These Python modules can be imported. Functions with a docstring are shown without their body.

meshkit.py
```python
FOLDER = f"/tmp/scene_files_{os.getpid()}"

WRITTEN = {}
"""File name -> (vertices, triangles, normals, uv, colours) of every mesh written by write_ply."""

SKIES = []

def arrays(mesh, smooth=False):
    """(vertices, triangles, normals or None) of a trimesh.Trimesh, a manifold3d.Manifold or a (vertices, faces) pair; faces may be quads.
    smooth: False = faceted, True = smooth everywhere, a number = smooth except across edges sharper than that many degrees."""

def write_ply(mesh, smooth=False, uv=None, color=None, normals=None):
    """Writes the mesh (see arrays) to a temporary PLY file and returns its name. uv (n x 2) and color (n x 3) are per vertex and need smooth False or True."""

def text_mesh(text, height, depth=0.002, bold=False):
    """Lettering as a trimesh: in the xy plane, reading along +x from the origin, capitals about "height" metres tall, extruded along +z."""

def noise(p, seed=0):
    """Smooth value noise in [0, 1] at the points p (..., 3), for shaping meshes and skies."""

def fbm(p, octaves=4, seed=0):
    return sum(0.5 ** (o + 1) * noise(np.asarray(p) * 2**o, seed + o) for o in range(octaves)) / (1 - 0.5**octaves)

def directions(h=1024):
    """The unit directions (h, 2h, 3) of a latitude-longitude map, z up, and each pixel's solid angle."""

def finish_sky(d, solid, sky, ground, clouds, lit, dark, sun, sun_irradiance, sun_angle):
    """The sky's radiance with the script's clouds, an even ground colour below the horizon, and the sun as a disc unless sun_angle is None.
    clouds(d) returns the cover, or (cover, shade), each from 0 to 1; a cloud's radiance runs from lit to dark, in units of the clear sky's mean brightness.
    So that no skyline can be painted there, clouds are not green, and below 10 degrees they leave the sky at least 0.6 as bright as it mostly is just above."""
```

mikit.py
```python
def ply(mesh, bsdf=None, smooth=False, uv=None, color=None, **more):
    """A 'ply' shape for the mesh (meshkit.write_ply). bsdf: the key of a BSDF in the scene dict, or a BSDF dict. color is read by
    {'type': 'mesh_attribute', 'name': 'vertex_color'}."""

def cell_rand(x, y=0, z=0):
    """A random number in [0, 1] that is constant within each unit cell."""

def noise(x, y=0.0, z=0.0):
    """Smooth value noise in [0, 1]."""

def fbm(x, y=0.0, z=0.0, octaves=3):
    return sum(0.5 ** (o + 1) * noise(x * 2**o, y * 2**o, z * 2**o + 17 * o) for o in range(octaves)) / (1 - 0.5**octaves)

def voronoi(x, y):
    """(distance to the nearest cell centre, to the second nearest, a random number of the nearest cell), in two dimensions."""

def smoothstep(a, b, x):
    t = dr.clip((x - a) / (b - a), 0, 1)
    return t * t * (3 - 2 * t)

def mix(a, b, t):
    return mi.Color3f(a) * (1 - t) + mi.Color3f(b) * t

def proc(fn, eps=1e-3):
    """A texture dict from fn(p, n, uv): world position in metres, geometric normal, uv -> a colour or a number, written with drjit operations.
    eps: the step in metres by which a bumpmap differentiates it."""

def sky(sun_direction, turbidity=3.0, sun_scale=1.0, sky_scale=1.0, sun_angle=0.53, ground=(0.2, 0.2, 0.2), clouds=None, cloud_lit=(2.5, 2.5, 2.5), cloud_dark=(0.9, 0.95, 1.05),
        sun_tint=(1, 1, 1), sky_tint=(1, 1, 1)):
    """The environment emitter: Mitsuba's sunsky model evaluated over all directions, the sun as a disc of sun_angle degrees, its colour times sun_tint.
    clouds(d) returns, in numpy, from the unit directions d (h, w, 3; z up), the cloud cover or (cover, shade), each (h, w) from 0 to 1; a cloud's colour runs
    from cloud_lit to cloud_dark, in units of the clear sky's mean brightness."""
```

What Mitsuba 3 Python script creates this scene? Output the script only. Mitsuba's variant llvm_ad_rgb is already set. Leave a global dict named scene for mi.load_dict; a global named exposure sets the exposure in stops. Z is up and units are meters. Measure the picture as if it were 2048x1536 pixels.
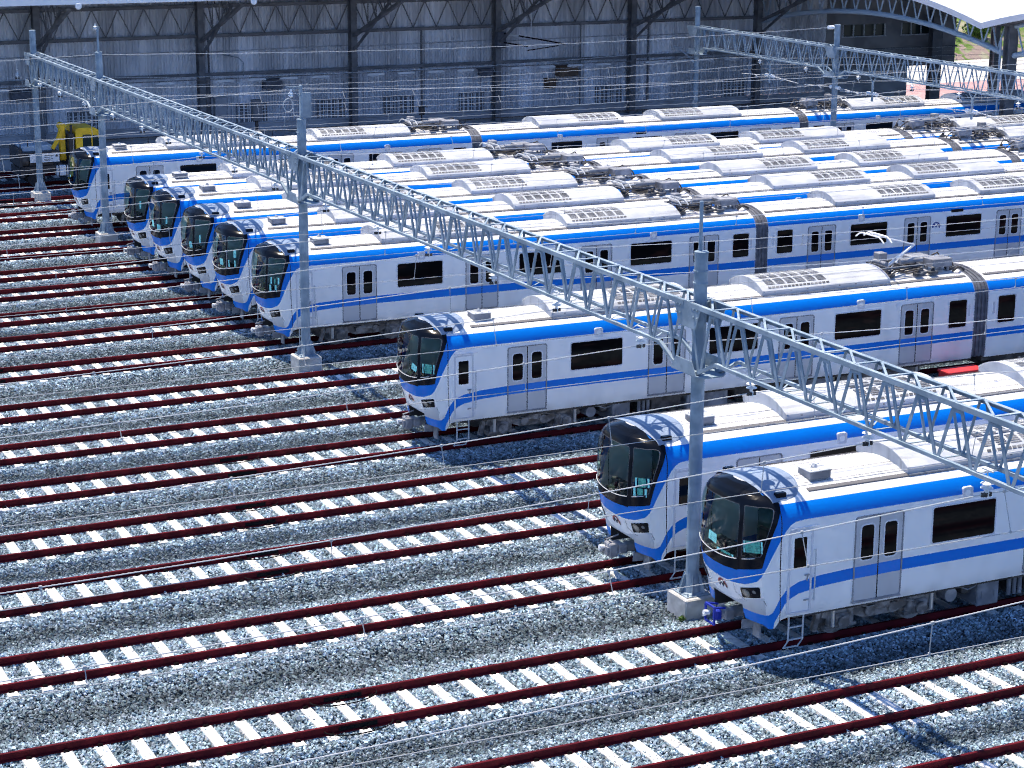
import math, random
import numpy as np, trimesh, drjit as dr, mitsuba as mi
import shapely.geometry as sg
from shapely import affinity
import mikit, meshkit
from mikit import proc, noise, fbm, voronoi, cell_rand, smoothstep, mix

random.seed(7); rng = np.random.default_rng(11)
T = mi.ScalarTransform4f
scene, labels = {}, {}

# ---------------------------------------------------------------- camera, sky, exposure
CAM = np.array([0.0, 0.0, 17.14]); PITCH, YAW, ROLL, FPX = 0.25330, 0.45382, 0.00525, 4091.6
_c, _s = math.cos(YAW), math.sin(YAW)
FWD = np.array([_s * math.cos(PITCH), _c * math.cos(PITCH), -math.sin(PITCH)])
RIGHT = np.array([_c, -_s, 0.0]); UP = np.cross(RIGHT, FWD)
RIGHT, UP = RIGHT * math.cos(ROLL) + UP * math.sin(ROLL), -RIGHT * math.sin(ROLL) + UP * math.cos(ROLL)
scene['camera'] = {'type': 'perspective', 'fov': math.degrees(2 * math.atan(1024 / FPX)), 'fov_axis': 'x', 'near_clip': 0.5, 'far_clip': 2000.0,
                   'to_world': T().look_at(origin=CAM.tolist(), target=(CAM + FWD * 50).tolist(), up=UP.tolist())}
SUN = (-0.09, 0.265, 1.0)
scene['sky'] = mikit.sky(SUN, turbidity=3, sun_scale=1.15, sky_scale=0.84, sky_tint=(0.82, 0.97, 1.25), sun_tint=(0.96, 1.0, 1.04), ground=(0.3, 0.32, 0.34))
exposure = 2.12

# ---------------------------------------------------------------- helpers
def key(name, parent=None):
    k = f'{parent}__{name}' if parent else name
    if k not in scene and k not in labels:
        return k
    i = 1
    while f'{k}_{i:03d}' in scene or f'{k}_{i:03d}' in labels:
        i += 1
    return f'{k}_{i:03d}'

def add(name, mesh, bsdf, parent=None, smooth=False, uv=None, color=None, at=None, kind=None, label=None):
    k = key(name, parent)
    d = mesh if isinstance(mesh, dict) else mikit.ply(mesh, bsdf, smooth=smooth, uv=uv, color=color)
    if at is not None:
        d = {**d, 'to_world': at}
    scene[k] = d
    if kind or label:
        labels[k] = {}
        if label: labels[k]['label'] = label
        if kind: labels[k]['kind'] = kind
    return k

def thing(name, label, cat, group=None, kind=None):
    k = key(name)
    labels[k] = {'label': label, 'category': cat}
    if group: labels[k]['group'] = group
    return k

def tag(k, label, cat=None, group=None, kind=None):
    labels[k] = {'label': label}
    if cat: labels[k]['category'] = cat
    if group: labels[k]['group'] = group
    if kind: labels[k]['kind'] = kind
    return k

def pix(P):
    v = np.atleast_2d(np.asarray(P, float)) - CAM
    d = v @ FWD
    return np.stack([512 + FPX / 2 * (v @ RIGHT) / d, 384 - FPX / 2 * (v @ UP) / d], -1)

def seen(P, m=25):
    q = pix(P)
    return q[:, 0].max() > -m and q[:, 0].min() < 1024 + m and q[:, 1].max() > -m and q[:, 1].min() < 768 + m

def box(x0, x1, y0, y1, z0, z1):
    return trimesh.creation.box(extents=(abs(x1 - x0), abs(y1 - y0), abs(z1 - z0)), transform=trimesh.transformations.translation_matrix(((x0 + x1) / 2, (y0 + y1) / 2, (z0 + z1) / 2)))

def cbox(x0, x1, y0, y1, z0, z1, c=0.03):
    pts = []
    for x, sx in ((x0, 1), (x1, -1)):
        for y, sy in ((y0, 1), (y1, -1)):
            for z, sz in ((z0, 1), (z1, -1)):
                pts += [(x + sx * c, y + sy * c, z), (x + sx * c, y, z + sz * c), (x, y + sy * c, z + sz * c)]
    return trimesh.convex.convex_hull(np.array(pts))

def bar(p0, p1, w, h=None, up=(0, 0, 1)):
    p0, p1 = np.asarray(p0, float), np.asarray(p1, float)
    h = w if h is None else h
    z = p1 - p0; L = np.linalg.norm(z); z /= L
    u = np.asarray(up, float)
    if abs(z @ u) > 0.98: u = np.array([1.0, 0, 0])
    x = np.cross(u, z); x /= np.linalg.norm(x); y = np.cross(z, x)
    M = np.eye(4); M[:3, 0], M[:3, 1], M[:3, 2], M[:3, 3] = x, y, z, (p0 + p1) / 2
    return trimesh.creation.box(extents=(w, h, L), transform=M)

def angle_bar(p0, p1, w, t, n):
    """An L-section bar; n is roughly the outward normal of its wide face."""
    p0, p1, n = (np.asarray(a, float) for a in (p0, p1, n))
    z = p1 - p0; z /= np.linalg.norm(z)
    n = n - z * (n @ z); n /= np.linalg.norm(n); s = np.cross(z, n)
    a = bar(p0, p1, w, t, up=n)
    b = bar(p0 + s * (w / 2 - t / 2) - n * w * 0.45, p1 + s * (w / 2 - t / 2) - n * w * 0.45, t, w * 0.8, up=n)
    return cat([a, b])

def tube(pts, r, n=8, caps=True):
    p = np.asarray(pts, float)
    t = np.gradient(p, axis=0); t /= np.linalg.norm(t, axis=1, keepdims=True)
    a = np.cross(t, np.where(np.abs(t[:, 2:]) < 0.9, [[0, 0, 1.0]], [[1.0, 0, 0]])); a /= np.linalg.norm(a, axis=1, keepdims=True)
    b = np.cross(t, a); ang = np.arange(n) * 2 * np.pi / n
    r = np.broadcast_to(r, (len(p),))
    v = (p[:, None] + r[:, None, None] * (np.cos(ang)[None, :, None] * a[:, None] + np.sin(ang)[None, :, None] * b[:, None])).reshape(-1, 3)
    f = []
    for i in range(len(p) - 1):
        for j in range(n):
            q = (i * n + j, i * n + (j + 1) % n, (i + 1) * n + (j + 1) % n, (i + 1) * n + j)
            f += [(q[0], q[1], q[2]), (q[0], q[2], q[3])]
    if caps:
        for j in range(1, n - 1):
            f += [(0, j + 1, j), ((len(p) - 1) * n, (len(p) - 1) * n + j, (len(p) - 1) * n + j + 1)]
    return trimesh.Trimesh(v, np.array(f), process=False)

def lathe(prof, n=16, axis=(0, 0, 0)):
    return trimesh.creation.revolve(np.array(prof, float), sections=n).apply_translation(axis)

def cyl(p0, p1, r, n=16):
    return tube([p0, (np.asarray(p0, float) + np.asarray(p1, float)) / 2, p1], r, n)

def cat(ms):
    return trimesh.util.concatenate([m for m in ms if m is not None])

def slab_xz(poly, y0, y1):
    """A polygon given in (x, z), as a plate between two y planes."""
    if poly.geom_type == 'MultiPolygon':
        return cat([slab_xz(g, y0, y1) for g in poly.geoms])
    m = trimesh.creation.extrude_polygon(poly, abs(y1 - y0))
    v = np.array(m.vertices)
    m.vertices = np.stack([v[:, 0], max(y0, y1) - v[:, 2], v[:, 1]], -1)
    return m

def slab_yz(poly, x0, x1):
    m = trimesh.creation.extrude_polygon(poly, abs(x1 - x0))
    v = np.array(m.vertices)
    m.vertices = np.stack([v[:, 2] + min(x0, x1), v[:, 0], v[:, 1]], -1)
    return m

def slab_xy(poly, z0, z1):
    return trimesh.creation.extrude_polygon(poly, abs(z1 - z0)).apply_translation((0, 0, min(z0, z1)))

def rrect(x0, x1, z0, z1, r):
    return sg.box(x0 + r, z0 + r, x1 - r, z1 - r).buffer(r, quad_segs=5)

def move(x=0, y=0, z=0):
    return T().translate([x, y, z])

# ---------------------------------------------------------------- materials
def two(d): return {'type': 'twosided', 'bsdf': d}
def paint(c, rough=0.35, spec=0.5, metal=0.0, **k):
    col = c if isinstance(c, dict) else {'type': 'rgb', 'value': list(c)}
    return two({'type': 'principled', 'base_color': col, 'roughness': rough, 'specular': spec, 'metallic': metal, **k})
def spotted(a, b, s, rough=0.5, lo=0.35, hi=0.7, **k):
    return paint(proc(lambda p, n, uv: mix(a, b, smoothstep(lo, hi, fbm(p.x * s, p.y * s, p.z * s, 4)))), rough, **k)

def pw(u, k):
    r = mi.Float(k[0][1]) + 0 * u
    for (x0, y0), (x1, y1) in zip(k, k[1:]):
        r = r + (y1 - y0) * dr.clip((u - x0) / (x1 - x0), 0, 1)
    return r

XS, WB = 23.95, 1.475          # where the nose begins, half width of the car
UC = 22.12                     # u of the middle of the nose
BLUE, SILVER, WHITE = (0.0, 0.175, 0.68), (0.86, 0.875, 0.90), (0.94, 0.93, 0.93)
def livery(base, nose=True):
    def f(p, n, uv):
        u, z = uv.x, uv.y
        e = 0.006
        def above(k): return smoothstep(-e, e, z - pw(u, k))
        white_top = [(UC, 1.52), (22.6, 1.54), (23.0, 1.60), (23.3, 1.72), (23.42, 1.84), (23.52, 2.03), (23.8, 2.68), (23.92, 2.92), (24.02, 3.03), (24.16, 3.10), (24.4, 3.12)]
        up = [(UC, 0.95), (23.35, 0.92), (23.5, 0.94), (23.62, 1.02), (23.82, 1.36), (23.95, 1.52), (24.1, 1.62), (24.3, 1.70), (24.85, 1.77), (25.74, 1.81), (27.0, 1.83)]
        lo = [(23.6, 0.3), (23.66, 0.78), (23.82, 1.03), (23.95, 1.22), (24.1, 1.34), (24.3, 1.42), (24.85, 1.50), (25.74, 1.54), (27.0, 1.56)]
        if nose:
            band = above(white_top) * smoothstep(e, -e, z - 3.465 - 0.2 * smoothstep(23.9, 23.6, u))
            stripe = above(lo) * (1 - above(up))
            chin_v = [(UC, 1.06), (22.5, 1.09), (22.85, 1.20), (23.2, 1.30), (23.4, 1.34)]
            bright = above(chin_v) * (1 - above(white_top)) * smoothstep(23.43, 23.41, u)
            c = mix(mix(base, (0.60, 0.62, 0.66), smoothstep(23.43, 23.41, u)), WHITE, bright)
            seam = smoothstep(0.013, 0.008, dr.abs(u - 23.82)) * smoothstep(3.6, 3.5, z)
        else:
            band = smoothstep(-e, e, z - 3.12) * smoothstep(e, -e, z - 3.465)
            stripe = smoothstep(-e, e, z - 1.56) * smoothstep(e, -e, z - 1.83)
            c, seam = mi.Color3f(base), mi.Float(0)
        grime = 1 - 0.11 * smoothstep(0.45, 0.8, fbm(p.x * 1.7, p.y * 3.1, p.z * 0.5, 4)) - 0.20 * smoothstep(1.25, 0.9, z) * noise(p.x * 2.5, 0, p.z * 3)
        c = mix(c * grime, BLUE, dr.clip(band + stripe, 0, 1))
        dirt = 1 - (0.18 + 0.22 * smoothstep(0.5, 0.75, fbm(p.x * 0.9, p.y * 6, 3, 4))) * smoothstep(3.54, 3.6, z)
        return mix(c * dirt, (0.02, 0.02, 0.025), seam)
    return f

M = {}
scene['car_paint'] = paint(proc(livery(SILVER)), 0.30, 0.22, clearcoat=0.12, clearcoat_gloss=0.95)
scene['car_paint_mid'] = paint(proc(livery(SILVER, False)), 0.30, 0.22, clearcoat=0.12, clearcoat_gloss=0.95)
scene['door_paint'] = paint(proc(livery((0.50, 0.52, 0.56))), 0.38)
scene['door_paint_mid'] = paint(proc(livery((0.50, 0.52, 0.56), False)), 0.38)
scene['roof_white'] = paint(proc(lambda p, n, uv: mix((0.43, 0.46, 0.51), (0.55, 0.58, 0.62), smoothstep(0.3, 0.7, fbm(p.x * 1.3, p.y * 2.5, p.z, 4))) * (1 - 0.25 * smoothstep(0.55, 0.8, fbm(p.x * 0.7, p.y * 9, 2, 4)))), 0.5, 0.2)
scene['roof_grey'] = paint((0.22, 0.28, 0.38), 0.3)
scene['grille_grey'] = spotted((0.07, 0.075, 0.085), (0.20, 0.21, 0.23), 3, 0.6)
scene['dark_trim'] = paint((0.035, 0.035, 0.04), 0.45)
scene['black_gloss'] = paint((0.004, 0.006, 0.012), 0.14, 0.12, clearcoat=0.08, clearcoat_gloss=1.0)
scene['window_glass'] = paint(proc(lambda p, n, uv: mix((0.004, 0.004, 0.005), (0.020, 0.009, 0.008), smoothstep(0.58, 0.75, fbm(p.x * 1.5, p.y, p.z * 5, 3)))), 0.05, 0.2)  # red-brown interior reflections are painted into the opaque glass colour
scene['screen_glass'] = {'type': 'thindielectric', 'int_ior': 1.22, 'specular_transmittance': {'type': 'rgb', 'value': [0.55, 0.72, 0.66]}}
scene['rubber'] = paint((0.02, 0.02, 0.022), 0.7)
scene['frame_light'] = paint((0.62, 0.64, 0.70), 0.4)
scene['metal_grey'] = spotted((0.20, 0.21, 0.235), (0.33, 0.34, 0.37), 4, 0.5)
scene['underframe_dark'] = spotted((0.035, 0.033, 0.032), (0.10, 0.092, 0.088), 4, 0.75)
scene['bogie_grey'] = spotted((0.12, 0.11, 0.105), (0.32, 0.30, 0.29), 5, 0.65)
scene['box_grey'] = spotted((0.15, 0.16, 0.185), (0.28, 0.295, 0.33), 2.5, 0.6)
scene['damper_steel'] = paint((0.5, 0.52, 0.55), 0.3, metal=0.6)
scene['gear_dark'] = spotted((0.03, 0.035, 0.045), (0.12, 0.13, 0.15), 6, 0.6)
scene['gutter_grey'] = paint((0.13, 0.13, 0.14), 0.6)
scene['bellows'] = spotted((0.10, 0.11, 0.135), (0.15, 0.16, 0.19), 6, 0.75, spec=0.2)
scene['cab_inner'] = spotted((0.02, 0.06, 0.05), (0.05, 0.13, 0.105), 2.2, 0.7)
scene['cab_dark'] = paint((0.03, 0.035, 0.035), 0.6)
scene['seat_orange'] = paint((0.35, 0.08, 0.02), 0.6)
scene['paper_cyan'] = paint(proc(lambda p, n, uv: mix((0.34, 0.92, 0.86), (0.20, 0.58, 0.56), smoothstep(0.42, 0.5, noise(uv.x * 14, dr.floor(uv.y * 5.0))) * smoothstep(0.10, 0.16, dr.abs(uv.y * 5.0 - dr.floor(uv.y * 5.0) - 0.5)) * smoothstep(0.5, 0.42, dr.abs(uv.x - 0.5) + 0.08))), 0.7)
scene['lens'] = paint((0.16, 0.17, 0.18), 0.08, 0.5, clearcoat=0.5)
scene['emblem_dark'] = paint((0.03, 0.03, 0.05), 0.4)
scene['emblem_red'] = paint((0.35, 0.03, 0.03), 0.4)
scene['emblem_blue'] = paint((0.02, 0.04, 0.22), 0.4)
scene['coupler_blue'] = paint((0.01, 0.03, 0.35), 0.5)
scene['galvanised'] = spotted((0.20, 0.27, 0.34), (0.32, 0.40, 0.47), 2.5, 0.5, spec=0.35)
scene['galvanised_dark'] = spotted((0.20, 0.25, 0.30), (0.30, 0.36, 0.41), 2.5, 0.55)
scene['porcelain'] = paint((0.80, 0.83, 0.85), 0.15)
scene['wire_metal'] = paint((0.50, 0.53, 0.56), 0.45)
scene['wire_copper'] = paint((0.40, 0.42, 0.44), 0.45)
scene['concrete'] = spotted((0.36, 0.36, 0.35), (0.58, 0.57, 0.55), 2.2, 0.85)
scene['sleeper_concrete'] = paint(proc(lambda p, n, uv: mix((0.56, 0.56, 0.55), (0.84, 0.84, 0.83), smoothstep(0.3, 0.6, fbm(p.x * 5, p.y * 5, p.z, 4)) * (0.55 + 0.45 * noise(p.x * 1.3, p.y * 0.5))) * (1 - 0.3 * smoothstep(0.62, 0.75, fbm(p.x * 9, p.y * 9, 4, 3)))), 0.85)
scene['rail_red'] = spotted((0.070, 0.004, 0.009), (0.115, 0.007, 0.013), 3.0, 0.6, spec=0.12)
scene['clip_dark'] = paint((0.012, 0.008, 0.009), 0.95, 0.05)
scene['joint_black'] = paint((0.008, 0.008, 0.010), 0.8, 0.1)
scene['wall_steel'] = paint(proc(lambda p, n, uv: mix((0.54, 0.56, 0.60), (0.74, 0.76, 0.80), smoothstep(0.3, 0.7, fbm(p.x * 1.1, 0, p.z * 0.25, 4))) * (0.86 + 0.28 * cell_rand(dr.floor(p.x / 0.93)))), 0.55)
scene['hall_steel'] = spotted((0.13, 0.135, 0.15), (0.19, 0.195, 0.215), 2, 0.6)
scene['hall_concrete'] = spotted((0.24, 0.24, 0.25), (0.36, 0.36, 0.37), 0.8, 0.9)
scene['soffit_dark'] = spotted((0.09, 0.09, 0.10), (0.13, 0.13, 0.14), 1, 0.8)
scene['grey_panel'] = spotted((0.34, 0.36, 0.40), (0.46, 0.48, 0.52), 0.8, 0.7)
scene['arch_blue'] = paint((0.42, 0.52, 0.62), 0.45)
scene['white_paint'] = paint((0.82, 0.84, 0.86), 0.4)
scene['louvre_white'] = paint((0.70, 0.73, 0.77), 0.5)
scene['wood_brown'] = spotted((0.11, 0.075, 0.055), (0.2, 0.14, 0.10), 3, 0.8)
scene['yellow'] = spotted((0.88, 0.52, 0.012), (0.94, 0.60, 0.02), 3, 0.38)
scene['red_box'] = paint((0.55, 0.035, 0.04), 0.45)
scene['cab_window'] = paint((0.02, 0.04, 0.04), 0.05)
scene['stone'] = two({'type': 'diffuse', 'reflectance': {'type': 'mesh_attribute', 'name': 'vertex_color'}})
def ballast_tex(p, n, uv):
    d1, d2, w = voronoi(p.x * 17, p.y * 17)
    return mix((0.06, 0.08, 0.10), (0.30, 0.36, 0.41), w * w * 0.9 + 0.1) * smoothstep(0.0, 0.25, d2 - d1)
scene['ballast'] = two({'type': 'diffuse', 'reflectance': proc(ballast_tex)})
scene['pink_paving'] = two({'type': 'diffuse', 'reflectance': proc(lambda p, n, uv: mix((0.42, 0.25, 0.26), (0.52, 0.36, 0.37), fbm(p.x * 1.5, p.y * 1.5, 0, 4)))})
scene['road_pale'] = two({'type': 'diffuse', 'reflectance': proc(lambda p, n, uv: mix((0.5, 0.5, 0.48), (0.64, 0.64, 0.62), fbm(p.x, p.y, 0, 4)))})
scene['hill_soil'] = two({'type': 'diffuse', 'reflectance': proc(lambda p, n, uv: mix(mix((0.12, 0.20, 0.05), (0.34, 0.33, 0.25), smoothstep(0.4, 0.6, fbm(p.x * 0.35, p.y * 0.35, p.z * 0.6, 4))), (0.30, 0.24, 0.22), smoothstep(0.45, 0.6, fbm(p.x * 2, p.y * 2, 5, 3)) * smoothstep(2.0, 1.0, p.z)))})
scene['leaf'] = two({'type': 'diffuse', 'reflectance': proc(lambda p, n, uv: mix((0.035, 0.085, 0.025), (0.11, 0.19, 0.04), noise(p.x * 3, p.y * 3, p.z * 3)))})

# ---------------------------------------------------------------- tracks: centre lines (y)
TR = {'Y': 112.75, 'Z': 108.1, 'A': 103.05, 'B': 98.95, 'C': 94.3, 'D': 89.4, 'E': 84.75, 'F': 80.95, 'G': 76.5, 'H': 72.5, 'I': 68.0,
      'J': 63.0, 'K': 58.5, 'L': 54.55, 'M': 50.1, 'N': 46.25, 'O': 41.8, 'P': 36.85, 'Q': 32.5, 'R': 28.75, 'S': 24.2}
TD = {'Y': 'farthest track at the foot of the grey wall', 'Z': 'track under the yellow crane vehicle', 'A': 'first empty track nearer than the yellow vehicle',
      'B': 'second empty track nearer than the yellow vehicle', 'C': 'track of the farthest train', 'D': 'empty track just in front of the farthest train',
      'E': 'track of the second farthest train', 'F': 'track of the third farthest train', 'G': 'track of the fourth farthest train', 'H': 'track of the fifth farthest train',
      'I': 'track of the sixth farthest train', 'J': 'farther empty track behind the middle train', 'K': 'nearer empty track behind the middle train',
      'L': 'track of the train standing alone mid-yard', 'M': 'farther empty track in front of the middle train', 'N': 'nearer empty track in front of the middle train',
      'O': 'track of the second nearest train', 'P': 'track of the nearest train', 'Q': 'empty track in front of the nearest train', 'R': 'empty track in the bottom right corner',
      'S': 'track just outside the lower edge'}
TRAINS = 'CEFGHILOP'
ZR, ZS = 0.03, -0.145          # rail top, sleeper top
# ground profile: flat by the tracks, a little lower between them
def ground_z(y):
    ys = np.array(sorted(TR.values()))
    d = np.abs(np.asarray(y)[..., None] - ys).min(-1)
    return np.where(np.asarray(y) > 114, -0.2, -0.250 - 0.095 * np.clip((d - 1.30) / 0.4, 0, 1))

def strip_grid(xs, ys, zf):
    X, Yg = np.meshgrid(xs, ys)
    v = np.stack([X, Yg, zf(X, Yg)], -1).reshape(-1, 3)
    n, m = len(xs), len(ys)
    i, j = np.meshgrid(np.arange(m - 1), np.arange(n - 1), indexing='ij')
    a = (i * n + j).ravel()
    return v, np.stack([a, a + 1, a + n + 1, a + n], -1)

xs = np.concatenate([[-600, -100, -20], np.arange(-4, 64, 2.0), [80, 100, 140, 300, 700]])
ysg = np.concatenate([[-600, -60, 0, 15], np.arange(20, 114.1, 0.35), [118.4]])
add('ballast_ground', strip_grid(xs, ysg, lambda X, Yg: ground_z(Yg)), 'ballast', kind='structure', label='grey ballast bed under all the tracks of the depot yard')

# rails, sleepers, clips
RAILP = sg.Polygon([(-.075, ZS + .004), (.075, ZS + .004), (.075, ZS + .014), (.013, ZS + .036), (.010, ZR - .055), (.036, ZR - .042), (.036, ZR - .006), (.030, ZR),
                    (-.030, ZR), (-.036, ZR - .006), (-.036, ZR - .042), (-.010, ZR - .055), (-.013, ZS + .036), (-.075, ZS + .014)])
def sleeper_mesh(r):
    h = 1.06
    v, w0, w1 = [], 0.145, 0.112
    jit = r.normal(0, 0.006, 8)
    for y in (-h, h):
        v += [(-w0, y, ZS - 0.12), (w0, y, ZS - 0.12), (w1 + jit[0], y * (1 - .006), ZS + jit[2] * .3), (-w1 + jit[1], y * (1 - .006), ZS + jit[3] * .3)]
    for y in (-0.45, 0.45):
        v += [(-w1, y, ZS - 0.012), (w1, y, ZS - 0.012)]
    return trimesh.convex.convex_hull(np.array(v))
SLEEP = [mikit.ply(sleeper_mesh(rng), 'sleeper_concrete') for _ in range(4)]
XMAX = {'Y': 30, 'Z': 32, 'A': 30, 'B': 28, 'C': 29, 'D': 29, 'E': 27, 'F': 27, 'G': 27, 'H': 27, 'I': 41, 'J': 33, 'K': 33, 'L': 48, 'M': 39, 'N': 34, 'O': 29.5, 'P': 34, 'Q': 31, 'R': 28}
XMIN = {}
xx = np.linspace(-10, 60, 1401)
for l, y in TR.items():
    if l == 'S': continue
    q = pix(np.stack([xx, xx * 0 + y, xx * 0 - .1], -1))
    ok = (q[:, 0] > -40) & (q[:, 1] < 800)
    XMIN[l] = xx[ok].min()
JOINT = {'P': 14.4, 'L': 17.9, 'M': 16.9, 'I': 13.7, 'A': 22.0, 'N': 15.9}
for l, y in TR.items():
    if l == 'S': continue
    t = thing('railway_track', f'dark red rails on white sleepers, {TD[l]}', 'railway track', 'parallel yard tracks')
    for s in (1, -1):
        m = trimesh.creation.extrude_polygon(RAILP, 1.0)
        v = np.array(m.vertices)
        x0, x1 = XMIN[l] - 6, 96
        m.vertices = np.stack([x0 + v[:, 2] * (x1 - x0), v[:, 0] + y + s * 0.753, v[:, 1]], -1)
        add('rail', m, 'rail_red', t)
    ph = rng.uniform(0, .7); clips = []
    sx = np.arange(XMIN[l] - 1.5 + ph, XMAX[l], 0.724)
    for x in sx:
        xj = x + rng.normal(0, .012)
        if seen([(xj, y - 1.2, ZS), (xj, y + 1.2, ZS)], 8):
            k = add('sleeper', SLEEP[rng.integers(4)], None, t, at=T().translate([xj, y, rng.normal(0, .004)]).rotate([0, 0, 1], rng.normal(0, .5)))
        for s in (1, -1):
            for e in (1, -1):
                yy = y + s * .753 + e * .085
                clips.append(box(xj - .055, xj + .055, yy - .025, yy + .025, ZS, ZS + .032))
                clips.append(bar((xj - .04, yy - e * .01, ZS + .036), (xj + .04, yy + e * .02, ZS + .05), .018))
    add('rail_clip', cat(clips), 'clip_dark', t, kind='stuff')
    if l in JOINT:
        for s in (1, -1):
            xj, yr = JOINT[l] - (0 if s == 1 else .25) * 1, y + s * .753
            bolts = [box(xj - .42, xj + .42, yr - .030, yr + .030, ZS + .035, ZR - .05)]
            for i in range(6):
                bx = xj - .36 + i * .144
                bolts.append(cyl((bx, yr - .05, ZS + .08), (bx, yr + .05, ZS + .08), .018, 8))
            a = np.linspace(0, np.pi, 13)
            bolts.append(tube(np.stack([xj + .75 * np.cos(a), yr - .05 - .28 * np.sin(a), ZS + .09 - .05 * np.sin(a)], -1), .013, 6))
            add('fishplate', cat(bolts), 'joint_black', t, label='black bolted rail joint with a looped bonding cable')

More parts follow.
